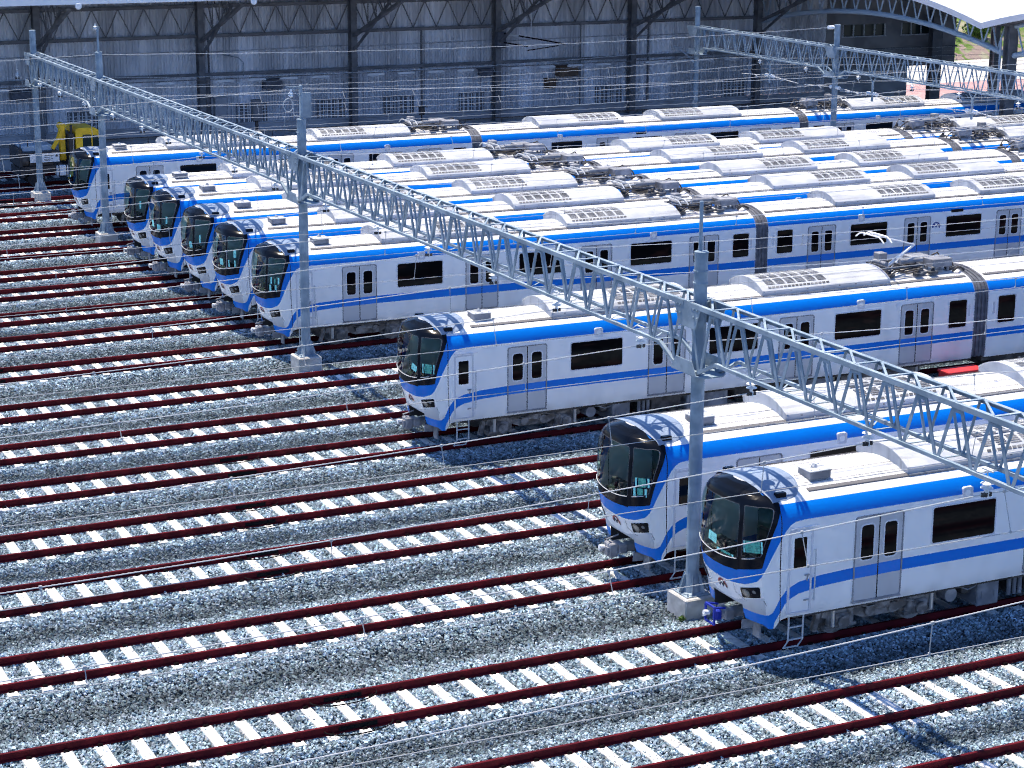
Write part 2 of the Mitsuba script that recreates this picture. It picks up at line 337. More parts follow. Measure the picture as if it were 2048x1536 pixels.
# ---------------------------------------------------------------- gravel: angular stones in tiles
def stone_tile(x0, x1, y0, y1, r, zf, dark, n_per=470, smin=.022, smax=.042):
    n = int((x1 - x0) * (y1 - y0) * n_per)
    c = np.stack([r.uniform(x0, x1, n), r.uniform(y0, y1, n)], -1)
    s = np.exp(r.uniform(np.log(smin), np.log(smax), n))
    unit = np.array([(x, yy, z) for x in (-1, 1) for yy in (-1, 1) for z in (-1, 1)], float) * 0.72
    fac = np.array([[0, 1, 3], [0, 3, 2], [4, 6, 7], [4, 7, 5], [0, 4, 5], [0, 5, 1], [2, 3, 7], [2, 7, 6], [0, 2, 6], [0, 6, 4], [1, 5, 7], [1, 7, 3]])
    P = unit[None] * (1 + r.normal(0, .28, (n, 8, 3)))
    P *= s[:, None, None] * np.stack([r.uniform(.8, 1.35, n), r.uniform(.7, 1.1, n), r.uniform(.55, .95, n)], -1)[:, None]
    Q = r.normal(size=(n, 4)); Q /= np.linalg.norm(Q, axis=1, keepdims=True)
    w, x, y, z = Q.T
    Rm = np.stack([1 - 2 * (y * y + z * z), 2 * (x * y - w * z), 2 * (x * z + w * y), 2 * (x * y + w * z), 1 - 2 * (x * x + z * z), 2 * (y * z - w * x),
                   2 * (x * z - w * y), 2 * (y * z + w * x), 1 - 2 * (x * x + y * y)], -1).reshape(n, 3, 3)
    P = np.einsum('nij,nkj->nki', Rm, P)
    z0 = zf(c[:, 1]) + s * r.uniform(0.1, 0.75, n)
    P += np.concatenate([c, z0[:, None]], 1)[:, None]
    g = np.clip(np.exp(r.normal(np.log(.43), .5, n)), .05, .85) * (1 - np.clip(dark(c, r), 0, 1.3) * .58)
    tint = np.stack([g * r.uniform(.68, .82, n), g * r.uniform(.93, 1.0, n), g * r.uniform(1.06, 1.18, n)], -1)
    F = (fac[None] + (np.arange(n) * 8)[:, None, None]).reshape(-1, 3)
    return (P.reshape(-1, 3), F), np.repeat(tint, 8, 0)

TL = 3.0
TILES = {}
def tile(kind, width, var):
    k = (kind, var)
    if k not in TILES:
        r = np.random.default_rng(100 + len(TILES))
        if kind == 'track':
            dark = lambda c, r: np.clip(r.normal(0.12, .2, len(c)), 0, 1)
            m, col = stone_tile(0, TL, -1.3, 1.3, r, lambda y: -0.20 + 0 * y, dark)
        else:
            ph = r.uniform(0, 6.28, 4)
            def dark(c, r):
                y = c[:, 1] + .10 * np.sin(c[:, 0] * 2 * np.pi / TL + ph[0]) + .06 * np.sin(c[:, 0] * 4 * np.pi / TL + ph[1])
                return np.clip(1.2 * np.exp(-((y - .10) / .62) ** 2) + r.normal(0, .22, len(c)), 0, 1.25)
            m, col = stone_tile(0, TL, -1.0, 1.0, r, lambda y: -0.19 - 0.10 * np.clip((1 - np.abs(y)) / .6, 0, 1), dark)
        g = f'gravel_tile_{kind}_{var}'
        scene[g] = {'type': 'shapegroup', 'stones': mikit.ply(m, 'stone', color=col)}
        TILES[k] = g
    return TILES[k]
ng = 0
ordered = sorted(((y, l) for l, y in TR.items()))
def lay(g, x, y, sy):
    global ng
    ng += 1
    flip = rng.random() < .5
    w = T().translate([x + (TL if flip else 0), y, 0]).scale([-1 if flip else 1, sy, 1])
    scene[f'gravel__{ng:03d}'] = {'type': 'instance', 'shapegroup': {'type': 'ref', 'id': g}, 'to_world': w}
for i, (y, l) in enumerate(ordered):
    if l in ('S', 'Y'): continue
    for x in np.arange(math.floor(XMIN[l]) - 3, XMAX[l] + 2, TL):
        if seen([(x, y - 1.3, -.2), (x + TL, y + 1.3, -.2), (x, y + 1.3, -.2), (x + TL, y - 1.3, -.2)], 4):
            lay(tile('track', 2.6, rng.integers(3)), x, y, 1)
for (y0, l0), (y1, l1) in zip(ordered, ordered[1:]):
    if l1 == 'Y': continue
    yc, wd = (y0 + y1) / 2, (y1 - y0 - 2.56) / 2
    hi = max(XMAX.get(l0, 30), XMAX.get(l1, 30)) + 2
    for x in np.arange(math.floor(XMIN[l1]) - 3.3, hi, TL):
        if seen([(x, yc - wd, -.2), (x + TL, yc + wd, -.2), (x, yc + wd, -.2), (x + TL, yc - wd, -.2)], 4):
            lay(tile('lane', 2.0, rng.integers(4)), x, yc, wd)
tag('gravel', 'loose grey and white crushed stone between and beside the tracks', 'gravel', kind='stuff')

# ---------------------------------------------------------------- metro trains
PROF = np.array([(1.425, 0.86), (1.45, 0.95), (1.465, 1.08), (1.473, 1.2), (1.475, 1.35), (1.475, 1.5), (1.475, 1.7), (1.475, 1.9), (1.475, 2.05), (1.475, 2.25), (1.475, 2.5), (1.475, 2.7),
                 (1.475, 2.85), (1.475, 3.0), (1.464, 3.11), (1.439, 3.205), (1.393, 3.30), (1.335, 3.386), (1.261, 3.46), (1.175, 3.52), (1.03, 3.592), (0.875, 3.645), (0.6, 3.715), (0.3, 3.765), (0.0, 3.785)])
XF = np.interp(PROF[:, 1], [.86, .95, 1.08, 1.2, 1.5, 1.9, 2.4, 3.0, 3.22, 3.42, 3.525, 3.60, 3.65, 3.715, 3.765, 3.785],
               [23.46, 23.42, 23.38, 23.32, 23.2, 23.09, 23.04, 23.07, 23.10, 23.14, 23.17, 23.21, 23.29, 23.42, 23.62, 23.72])
NP, NM = 3.0, 1.5
A_REF = np.sin(np.linspace(0, np.pi / 2, 200)); A_REF[-1] = 1
_xr = XS - (XS - 23.1) * (1 - A_REF ** NP) ** (1 / NM); _yr = A_REF * WB
_len = np.concatenate([[0], np.cumsum(np.hypot(np.diff(_xr), np.diff(_yr)))])
U_REF = XS - (_len[-1] - _len) * (XS - UC) / _len[-1]       # u along the nose, scaled so the middle is UC
def u_of(a): return np.interp(np.abs(a), A_REF, U_REF)
def nose(a, z, off=0.0):
    """A point of the cab nose: a from -1 (near side) to 1, height z."""
    a, z = np.asarray(a, float), np.asarray(z, float)
    def P(a, z):
        w, xf = np.interp(z, PROF[:, 1], PROF[:, 0]), np.interp(z, PROF[:, 1], XF)
        return np.stack([XS - (XS - xf) * np.clip(1 - np.abs(a) ** NP, 0, 1) ** (1 / NM), a * w, z], -1)
    p = P(a, z)
    if off:
        e = .01
        da, dz = P(np.clip(a + e, -1, 1), z) - P(np.clip(a - e, -1, 1), z), P(a, np.clip(z + e, .86, 3.78)) - P(a, np.clip(z - e, .86, 3.78))
        n = np.cross(da, dz); n /= np.linalg.norm(n, axis=-1, keepdims=True) + 1e-12
        n *= np.where(n[..., :1] > 0, -1, 1)
        p = p + n * off
    return p
def zlow(u): return np.interp(u, [UC, 23.3, 23.5, 23.66, 23.85, 24.05], [.70, .68, .60, .62, .84, .88])

def screen_zlo(a): return 1.87 + 0.17 * (np.abs(a) * WB / 1.2) ** 2
def screen_a(z): return 0.845 + 0.13 * np.clip((z - 2.05) / 1.25, 0, 1.1)

def cab_shell(x_end):
    an = np.array([0, .1, .2, .3, .36, .42, .5, .58, .66, .72, .78, .83, .87, .905, .935, .96, .98, .992, .998, 1.0])
    cols = [('s', x_end), ('s', 36.0), ('s', 30.0), ('s', 27.0), ('s', 25.2), ('s', 24.5), ('s', 24.2), ('s', 24.05)] + [('n', -a) for a in an[::-1]] + [('n', a) for a in an[1:]] + [('s', 24.05), ('s', 24.2), ('s', 24.5), ('s', 25.2), ('s', 27.0), ('s', 30.0), ('s', 36.0), ('s', x_end)]
    V, UV, side = [], [], -1
    for ci, (k, p) in enumerate(cols):
        if k == 'n': side = 1
        u = p if k == 's' else float(u_of(p))
        for (w, z), xf in zip(PROF, XF):
            zz = z
            if z < 1.2: zz = zlow(u) + (z - .86) / .34 * (1.2 - zlow(u))
            if k == 's':
                sg_ = -1 if ci < 9 else 1
                V.append((p, sg_ * w, zz))
            else:
                V.append((XS - (XS - xf) * max(0, 1 - abs(p) ** NP) ** (1 / NM), p * w, zz))
            UV.append((u, zz))
    n, F = len(PROF), []
    for c in range(len(cols) - 1):
        for r in range(n - 1):
            k0, p0 = cols[c]; k1, p1 = cols[c + 1]
            if k0 == 'n' and k1 == 'n':
                am = (p0 + p1) / 2; zm = (PROF[r, 1] + PROF[r + 1, 1]) / 2
                if abs(am) < .42 and PROF[r + 1, 1] < 1.1: continue
                if abs(am) < min(screen_a(zm) - .02, .945 if zm > 3.3 else 1) and screen_zlo(am) + .04 < zm < 3.5: continue
            a = c * n + r
            F += [(a, a + 1, a + n + 1), (a, a + n + 1, a + n)]
    return (np.array(V), np.array(F)), np.array(UV)

def mid_shell(x0, x1):
    P = np.concatenate([PROF * [-1, 1], PROF[::-1][1:]])
    V, UV = [], []
    for x in (x0, (x0 + x1) / 2, x1):
        for y, z in P:
            V.append((x, y, z)); UV.append((x, z))
    n, F = len(P), []
    for c in range(2):
        for r in range(n - 1):
            a = c * n + r
            F += [(a, a + 1, a + n + 1), (a, a + n + 1, a + n)]
    return (np.array(V), np.array(F)), np.array(UV)

def decal(poly, off, h=.11):
    """A polygon in (a * WB, z) laid on the nose."""
    if poly.geom_type == 'MultiPolygon':
        return cat([decal(g, off, h) for g in poly.geoms])
    v, f = trimesh.creation.triangulate_polygon(poly)
    v, f = trimesh.remesh.subdivide_to_size(np.column_stack([v, np.zeros(len(v))]), f, h, max_iter=12)
    m = trimesh.Trimesh(v, f); m.merge_vertices()
    p = nose(np.clip(m.vertices[:, 0] / WB, -.9995, .9995), np.clip(m.vertices[:, 1], .87, 3.78), off)
    return trimesh.Trimesh(p, m.faces, process=False)

def screen_outline(inset_side, inset_bot, top, a_from=None, a_to=None):
    zs = np.linspace(2.0, top, 14); aa = np.linspace(-1, 1, 41)
    right = [((screen_a(z)) * WB - inset_side, z) for z in zs]
    lim = screen_a(2.05) * WB - inset_side
    bot = [(y, screen_zlo(y / WB) + inset_bot) for y in np.linspace(-lim, lim, 41)]
    pts = bot + [p for p in right if p[1] > bot[-1][1]] + [(-p[0], p[1]) for p in right[::-1] if p[1] > bot[-1][1]]
    return sg.Polygon(pts).buffer(0)

PARTS = {'cab': [], 'mid': []}      # (part name, ply dict, bounding points, near-side label, only for trains)
def part(car, name, mesh, bsdf, smooth=False, uv=None, label=None, only=None):
    d = mikit.ply(mesh, bsdf, smooth=smooth, uv=uv)
    v = meshkit.WRITTEN[d['filename']][0]
    lo, hi = v.min(0), v.max(0)
    corners = np.array([(x, y, z) for x in (lo[0], hi[0]) for y in (lo[1], hi[1]) for z in (lo[2], hi[2])])
    PARTS[car].append((name, d, corners, label, only))

def uvxz(m): return np.asarray(m.vertices)[:, [0, 2]]

def side_door(car, xc, mid):
    y = -WB
    fr = rrect(xc - .66, xc + .66, .99, 2.99, .09).difference(rrect(xc - .63, xc + .63, 1.005, 2.96, .08))
    part(car, 'door_frame', slab_xz(fr, y + .05, y - .022), 'metal_grey')
    dp = 'door_paint_mid' if mid else 'door_paint'
    for s in (-1, 1):
        xa, xb = (xc - .62, xc - .012) if s < 0 else (xc + .012, xc + .62)
        m = slab_xz(rrect(xa, xb, 1.01, 2.95, .03), y + .04, y - .008)
        part(car, 'door_leaf', m, dp, uv=uvxz(m))
        wx = xc + s * .315
        part(car, 'door_window_frame', slab_xz(rrect(wx - .20, wx + .20, 1.92, 2.80, .10).difference(rrect(wx - .165, wx + .165, 1.955, 2.765, .08)), y, y - .016), 'frame_light')
        part(car, 'door_window', slab_xz(rrect(wx - .168, wx + .168, 1.952, 2.768, .08), y, y - .011), 'window_glass')
    part(car, 'door_seal', box(xc - .014, xc + .014, y + .02, y - .013, 1.01, 2.95), 'rubber')
    part(car, 'door_sill', box(xc - .66, xc + .66, y + .02, y - .035, .955, .99), 'metal_grey')

def side_window(car, x0, x1, z0=2.07, z1=2.91):
    y = -WB
    part(car, 'window_frame', slab_xz(rrect(x0 - .035, x1 + .035, z0 - .035, z1 + .035, .09).difference(rrect(x0, x1, z0, z1, .06)), y + .03, y - .014), 'frame_light')
    part(car, 'window', slab_xz(rrect(x0, x1, z0, z1, .06), y + .03, y - .006), 'window_glass')

def marker(car, x):
    y = -WB + .03
    part(car, 'speaker_panel', cat([slab_xz(rrect(x - .14, x + .14, 3.0, 3.29, .05).difference(rrect(x - .11, x + .11, 3.03, 3.26, .04)), y + .02, y - .05), slab_xz(rrect(x - .11, x + .11, 3.03, 3.26, .04), y + .02, y - .03)]), 'frame_light')
    part(car, 'speaker_disc', slab_xz(sg.Point(x, 3.14).buffer(.075), y, y - .045), 'white_paint')

def roof_z(y): return np.interp(np.abs(y), PROF[::-1, 0][:11], PROF[::-1, 1][:11])

def ac_unit(car, x0, x1, grill_front):
    ys = np.linspace(-1, 1, 25)
    top = 4.08 - .30 * np.abs(ys) ** 2.2
    poly = [(y, t) for y, t in zip(ys, top)]
    sec = sg.Polygon(poly + [(1.02, 3.73), (1.0, 3.60), (-1.0, 3.60), (-1.02, 3.73)])
    m = slab_yz(sec, x0, x1)
    part(car, 'air_conditioner', m, 'roof_white', smooth=25)
    lip = slab_yz(sg.Polygon([(y * 1.012, t + .012) for y, t in zip(ys, top)] + [(y, t - .01) for y, t in zip(ys[::-1], top[::-1])]), x0 - .03, x0 + .06)
    part(car, 'air_conditioner_rim', lip, 'roof_white', smooth=25)
    g0, g1 = (x0 + .25, x0 + 2.6) if grill_front else (x1 - 2.6, x1 - .25)
    fz = lambda y: 4.08 - .30 * np.abs(y) ** 2.2
    gr = []
    for i in range(6):
        xa = g0 + i * (g1 - g0) / 6 + .03; xb = g0 + (i + 1) * (g1 - g0) / 6 - .05
        for y0, y1 in ((-.78, -.44), (-.38, -.04), (.04, .38), (.44, .78)):
            for k in range(5):
                yk = y0 + (k + .2) / 5 * (y1 - y0); yl = y0 + (k + .75) / 5 * (y1 - y0)
                gr.append(trimesh.Trimesh(*[np.array(a) for a in ([(xa, yk, fz(yk) + .014), (xb, yk, fz(yk) + .014), (xb, yl, fz(yl) + .014), (xa, yl, fz(yl) + .014)], [(0, 1, 2), (0, 2, 3)])], process=False))
    for i in range(16):
        xa = g0 + i * (g1 - g0) / 16
        gr.append(trimesh.Trimesh(np.array([(xa, -.93, fz(.93) + .02), (xa + .11, -.93, fz(.93) + .02), (xa + .13, -.86, fz(.86) + .02), (xa + .02, -.86, fz(.86) + .02)]), np.array([(0, 1, 2), (0, 2, 3)]), process=False))
    part(car, 'air_conditioner_grille', cat(gr), 'grille_grey', label='dark louvred grille of the roof unit')
    bolts = [box(x, x + .05, -1.04, -1.0, 3.72, 3.76) for x in np.arange(x0 + .4, x1 - .2, .62)]
    part(car, 'bolt_row', cat(bolts + [box(x0, x1, -1.06, -1.0, 3.605, 3.64)]), 'metal_grey')

def bogie(car, xc):
    f = []
    fr = sg.Polygon([(-1.6, .56), (-1.55, .72), (-.7, .78), (-.45, .62), (.45, .62), (.7, .78), (1.55, .72), (1.6, .56), (1.3, .50), (.75, .52), (.45, .40), (-.45, .40), (-.75, .52), (-1.3, .50)])
    fr = affinity.translate(fr.buffer(-.02).buffer(.02), xc, 0)
    for s in (-1, 1): f.append(slab_xz(fr, s * 1.02 - .07, s * 1.02 + .07))
    f.append(box(xc - .35, xc + .35, -1.0, 1.0, .45, .7))
    for s in (-1, 1):
        for e in (-1, 1):
            ax = xc + e * 1.08
            f.append(cbox(ax - .22, ax + .22, s * 1.09 - .1, s * 1.09 + .1, .28, .62, .05))
            f.append(cyl((ax, s * 1.2, .43), (ax, s * 1.25, .43), .15, 18))
            f.append(cyl((ax - .26, s * 1.06, .34), (ax - .26, s * 1.06, .72), .10, 12)); f.append(cyl((ax + .26, s * 1.06, .34), (ax + .26, s * 1.06, .72), .10, 12))
            f.append(box(ax - .42, ax + .42, s * 1.08 - .05, s * 1.08 + .05, .28, .35))
        f.append(cyl((xc, s * 1.0, .62), (xc, s * 1.0, .9), .28, 16))
        f.append(cyl((xc + .32, s * 1.13, .56), (xc + .32, s * 1.17, .56), .13, 14)); f.append(cyl((xc - .32, s * 1.13, .56), (xc - .32, s * 1.17, .56), .13, 14))
        f.append(bar((xc - 1.75, s * 1.0, .25), (xc - 1.62, s * 1.0, .75), .12))
        f.append(tube([(xc - .9, s * 1.18, .85), (xc - .4, s * 1.2, .68), (xc + .3, s * 1.2, .75), (xc + .9, s * 1.18, .62)], .022, 6))
    part(car, 'bogie', cat(f), 'bogie_grey', smooth=35)
    for e in (-1, 1):
        part(car, 'damper', cyl((xc + e * 1.36, -1.2, .36), (xc + e * 1.36, -1.2, .80), .052, 10), 'damper_steel', smooth=35)
    for e in (-1, 1):
        ax = xc + e * 1.08
        w = [cyl((ax, s * .82, .455), (ax, s * .69, .455), .425, 28) for s in (-1, 1)] + [cyl((ax, -.7, .455), (ax, .7, .455), .09, 10)] + [cyl((ax, s * .68, .455), (ax, s * .655, .455), .455, 28) for s in (-1, 1)]
        part(car, 'wheelset', cat(w), 'bogie_grey', smooth=35)

def under_gear(car, items):
    for (x0, x1, z0, m, y0) in items:
        part(car, 'underframe_box', cat([cbox(x0, x1, -1.28 + y0, 1.28 - y0, z0, .86, .025), box(x0 + .12, x0 + .15, -1.295 + y0, -1.27 + y0, z0 + .2, z0 + .36), box(x1 - .15, x1 - .12, -1.295 + y0, -1.27 + y0, z0 + .2, z0 + .36)]), m)

def roof_gear(car, raised=None):
    """Pantograph and high-voltage gear above the inner end of a cab car, x 40.1 to 43."""
    rz = 3.74
    def trestle(x, y):
        return cat([cbox(x - .16, x + .16, y - .12, y + .12, rz, rz + .10, .02), lathe([(0, 0), (.07, 0), (.07, .03), (.045, .045), (.075, .07), (.045, .095), (.07, .12), (.04, .14), (0, .15)], 10, (x, y, rz + .1))])
    base = []
    for y in (-.55, .55): base.append(bar((40.0, y, rz + .28), (41.5, y, rz + .28), .06))
    for x in (40.05, 40.75, 41.45): base.append(bar((x, -.55, rz + .28), (x, .55, rz + .28), .07))
    base += [trestle(40.1, -.6), trestle(41.4, -.6), trestle(40.1, .6), trestle(41.4, .6)]
    part(car, 'pantograph_base', cat(base), 'gear_dark')
    part(car, 'pantograph_motor', cat([cyl((40.85, -.12, rz + .36), (41.75, -.12, rz + .36), .10, 14), cbox(40.3, 40.62, .25, .6, rz + .3, rz + .62, .02), cyl((40.2, -.3, rz + .36), (40.2, .4, rz + .36), .075, 12)]), 'metal_grey', smooth=35)
    def arms(pts_low, knee, head):
        m = [tube([pts_low, (np.array(pts_low) + knee) / 2, knee], [.055, .05, .045], 8), tube([np.array(pts_low) + (.3, .12, -.05), np.array(knee) + (.05, .12, -.02)], .022, 6)]
        h = np.array(head)
        for s in (-1, 1):
            m.append(tube([knee, h + (.45, s * .22, -.12), h + (.1, s * .24, .0)], .025, 6))
        for dx in (-.16, .16):
            yy = np.linspace(-.78, .78, 13)
            m.append(tube(np.stack([h[0] + dx + 0 * yy, yy, h[2] + .02 - .22 * np.clip(np.abs(yy) / .78 - .62, 0, 1) ** 1.3 / .38], -1), .026, 6))
        for s in (-1, 1): m.append(bar(h + (-.16, s * .3, 0), h + (.16, s * .3, 0), .03))
        return cat(m)
    part(car, 'pantograph', arms((40.25, 0, rz + .30), np.array((41.75, 0, rz + .40)), (40.15, 0, rz + .50)), 'wire_metal', smooth=35, only='folded', label='pantograph folded flat on the roof')
    part(car, 'pantograph', arms((40.42, 0, rz + .22), np.array((41.5, 0, 4.62)), (39.85, 0, 5.06)), 'white_paint', smooth=35, only='raised', label='white pantograph half raised above the roof')
    for k, (x0, x1, y0, y1) in enumerate(((41.5, 42.25, .05, .62), (41.85, 42.65, -.62, -.02))):
        part(car, 'equipment_box', cat([cbox(x0, x1, y0, y1, rz + .16, rz + .44, .02), box(x0 + .2, x0 + .45, y0 - .006, y0 + .01, rz + .26, rz + .33)] + [cyl((x, y, rz - .05), (x, y, rz + .17), .05, 8) for x in (x0 + .12, x1 - .12) for y in (y0 + .1, y1 - .1)]), 'metal_grey')
    for x, y in ((41.75, -.75), (42.75, -.35), (42.85, .35), (41.15, -.78)): part(car, 'arrester', trestle(x, y), 'gear_dark', smooth=35)
    for pts, r in (([(42.5, -.3, rz + .3), (42.7, -.32, rz + .42), (42.95, -.2, rz + .2), (43.05, -.15, rz + .05)], .03), ([(42.4, .4, rz + .3), (42.75, .36, rz + .45), (43.0, .3, rz + .12)], .03), ([(42.6, -.7, rz), (42.8, -.72, rz + .14), (43.0, -.6, rz + .1), (43.2, -.55, rz)], .035)):
        part(car, 'jumper_cable', tube(pts, r, 6), 'underframe_dark', smooth=35)
    cab = [tube([(39.95 + .1 * i, -.75 + .22 * i, rz + .05), (40.3 + .12 * i, -.72 + .22 * i, rz + .2 + .05 * (i % 3)), (40.8, -.7 + .24 * i, rz + .08), (41.4 + .1 * i, -.65 + .2 * i, rz + .16)], .028, 6) for i in range(7)]
    part(car, 'cable', cat(cab), 'underframe_dark', smooth=35)

def emblem_poly(cx, cz, r):
    a = np.linspace(0.12, np.pi - .12, 24)
    arc = sg.LineString([(cx + r * np.cos(t), cz + r * np.sin(t)) for t in a]).buffer(r * .13, cap_style=2)
    m = sg.LineString([(cx - r * .95, cz - r * .12), (cx - r * .42, cz + r * .62), (cx, cz + .02 * r), (cx + r * .42, cz + r * .62), (cx + r * .95, cz - r * .12)]).buffer(r * .12, join_style=2, cap_style=2)
    return arc, m

# --- cab car
x_end = 43.0
shell, suv = cab_shell(x_end)
CAB_SHELL = mikit.ply(shell, 'car_paint', smooth=True, uv=suv)
outer = screen_outline(0, 0, 3.60).union(sg.Polygon([(-1.39, 3.3), (1.39, 3.3), (1.37, 3.52), (1.27, 3.68), (1.15, 3.745), (-1.15, 3.745), (-1.27, 3.68), (-1.37, 3.52)])).buffer(-.03).buffer(.03)
inner = screen_outline(.06, .27, 3.40)
pane_l = inner.intersection(sg.box(-.76, 0, 3, 5)).buffer(-.05).buffer(.05)
pane_r = inner.intersection(sg.box(-3, 0, -.88, 5)).buffer(-.05).buffer(.05)
part('cab', 'windscreen_frame', decal(outer.difference(pane_l).difference(pane_r), .010, .09), 'black_gloss', smooth=True)
part('cab', 'windscreen', decal(pane_l, .006), 'screen_glass', smooth=True)
part('cab', 'windscreen', decal(pane_r, .006), 'screen_glass', smooth=True)
edge = []
for pl in (pane_l, pane_r):
    edge.append(decal(pl.buffer(.006).difference(pl.buffer(-.002)), .014, .06))
part('cab', 'windscreen_trim', cat(edge), 'bellows')
wip = []
for (ya, yb, dz) in ((1.0, -.74, .06), (-.88, -1.14, .05)):
    yy = np.linspace(ya, yb, 12)
    wip.append(tube(nose(yy / WB, screen_zlo(yy / WB) + .25, .024), .010, 6))
part('cab', 'wiper', wip[0], 'wire_metal'); part('cab', 'wiper', wip[1], 'wire_metal')
for s in (-1, 1):
    hl = sg.Polygon([(.70, 1.23), (1.17, 1.34), (1.19, 1.60), (.72, 1.48)]).buffer(-.03).buffer(.03)
    hl = affinity.scale(hl, s, 1, origin=(0, 0))
    part('cab', 'headlight', decal(hl, .012, .06), 'black_gloss', smooth=True)
    c = sg.Point(s * .86, 1.395)
    part('cab', 'headlight_lens', cat([decal(c.buffer(.07), .020, .05), decal(c.buffer(.095).difference(c.buffer(.078)), .022, .05), decal(sg.Point(s * 1.06, 1.46).buffer(.04), .018, .05)]), 'lens', smooth=True)
ea, em = emblem_poly(-0.01, 1.29, .17)
part('cab', 'emblem', decal(em, .012, .05), 'emblem_dark'); part('cab', 'emblem_arc', decal(ea, .013, .05), 'emblem_red')
seam = sg.LineString([(-1.22, 1.28), (-1.30, 1.02), (-.72, 1.19), (-.5, 1.3), (-.5, 1.5)]).buffer(.005)
part('cab', 'panel_seam', decal(seam.union(affinity.scale(seam, -1, 1, origin=(0, 0))), .004, .05), 'dark_trim')
# pocket and coupler
pk = [box(23.2 + .25, 24.4, -.62, -.60, .6, 1.1), box(23.45, 24.4, .60, .62, .6, 1.1), box(23.45, 24.4, -.62, .62, 1.06, 1.08), box(24.38, 24.4, -.62, .62, .5, 1.08)]
part('cab', 'coupler_pocket', cat(pk), 'dark_trim')
part('cab', 'coupler_shank', cat([cyl((24.3, 0, .62), (23.2, 0, .62), .13, 14), cbox(23.25, 23.5, -.18, .18, .5, .76, .03)]), 'metal_grey', smooth=35)
part('cab', 'coupler_head', cat([cbox(23.0, 23.24, -.17, .17, .44, .80, .03), cyl((22.88, .08, .62), (23.02, .08, .62), .07, 12), box(22.94, 23.02, -.15, -.02, .52, .72), tube([(23.1, -.05, .8), (22.95, -.05, .9), (23.3, -.05, .98)], .02, 6)]), 'metal_grey', only='plain')
part('cab', 'coupler_head', cat([bar((22.95, s * .19, .86), (22.95, s * .19, .46), .04) for s in (-1, 1)] + [bar((22.95, -.2, z), (22.95, .2, z), .04) for z in (.46, .86)] + [bar((22.95, s * .19, .86), (23.25, s * .15, .80), .04) for s in (-1, 1)] + [cbox(23.06, 23.22, -.10, .10, .50, .74, .03)]), 'coupler_blue', only='blue', label='blue framed coupler head')
part('cab', 'coupler_cone', cat([cyl((22.84, .10, .68), (22.98, .08, .66), .06, 12), bar((22.9, .09, .62), (22.9, .2, .56), .04)]), 'porcelain')
for s in (-1, 1): part('cab', 'lifeguard', box(23.7, 23.74, s * .75 - .14, s * .75 + .14, .25, .62), 'metal_grey')
part('cab', 'snow_plate', bar((23.4, -.62, .56), (24.0, -.62, .52), .02, .22), 'metal_grey')
# cab interior
part('cab', 'cab_bulkhead', cat([box(24.95, 25.0, -1.25, 1.25, .95, 3.42), box(24.1, 25.0, -1.25, 1.25, .9, .95), box(24.9, 24.95, -.45, .35, 1.0, 2.9)]), 'cab_inner')
part('cab', 'driver_console', cat([cbox(23.5, 23.95, -.35, 1.0, 1.1, 1.95, .05), cbox(23.6, 23.75, .1, .5, 1.98, 2.18, .02), cbox(23.62, 23.78, .62, .95, 1.98, 2.15, .02), cbox(23.72, 23.98, -1.15, -.75, 1.1, 1.82, .04)]), 'cab_dark')
part('cab', 'driver_seat', cat([cbox(24.35, 24.8, .35, .85, 1.35, 1.5, .04), cbox(24.7, 24.82, .35, .85, 1.5, 2.25, .04), cyl((24.55, .6, .95), (24.55, .6, 1.4), .07, 8)]), 'cab_dark')
def paper(y, z, w, h, tilt=0.0):
    ca, sa = math.cos(tilt), math.sin(tilt)
    q = [(-w / 2, -h / 2), (w / 2, -h / 2), (w / 2, h / 2), (-w / 2, h / 2)]
    q = [(y + a * ca - b * sa, z + a * sa + b * ca) for a, b in q]
    p = np.array([nose(a / WB, b, .014) for a, b in q])
    return trimesh.Trimesh(p, np.array([(0, 1, 2), (0, 2, 3)]), process=False), np.array([(0, 0), (1, 0), (1, 1), (0, 1)], float)
PAPERS = {'P': [(.13, 2.44, .34, .22, .1), (-1.08, 2.52, .34, .27, -.05), (-.35, 2.22, .6, .06, .03)], 'O': [(-1.10, 2.60, .28, .23, -.05), (-1.06, 2.35, .28, .21, 0)], 'L': [(-1.10, 2.50, .30, .28, 0), (-.62, 2.46, .25, .2, .3)],
          'I': [(-1.12, 2.62, .26, .24, 0), (-1.06, 2.35, .24, .24, 0)], 'H': [(-.5, 2.42, .26, .24, 0), (-1.05, 2.42, .26, .26, 0), (-1.16, 2.8, .08, .3, 0)], 'G': [(-.62, 2.40, .20, .24, -.2), (-1.1, 2.68, .06, .3, 0)],
          'F': [(-.1, 2.44, .26, .26, 0), (-.68, 2.36, .24, .24, 0), (-1.1, 2.7, .06, .3, 0)], 'E': [(-1.1, 2.75, .06, .32, 0)], 'C': [(.1, 2.5, .18, .1, 0)]}
# cab side: door, rail, ladder
yd = -WB
part('cab', 'cab_door_frame', slab_xz(rrect(23.99, 24.62, .97, 2.90, .02).difference(rrect(24.045, 24.575, 1.0, 2.86, .015)), yd + .05, yd - .022), 'frame_light')
m = slab_xz(rrect(24.05, 24.57, 1.005, 2.855, .01), yd + .05, yd - .004)
CABDOOR = m
part('cab', 'cab_door', m, 'car_paint', uv=uvxz(m))
part('cab', 'cab_door_window', slab_xz(rrect(24.14, 24.46, 2.02, 2.72, .03), yd + .02, yd - .010), 'window_glass')
part('cab', 'cab_door_handle', cat([bar((24.42, yd - .03, 1.84), (24.54, yd - .03, 1.84), .03), bar((24.50, yd - .03, 1.84), (24.50, yd - .01, 1.70), .025), bar((24.42, yd - .03, 1.26), (24.54, yd - .03, 1.26), .03)]), 'metal_grey')
part('cab', 'rain_strip', box(24.0, 24.75, yd + .02, yd - .035, 2.93, 2.955), 'frame_light')
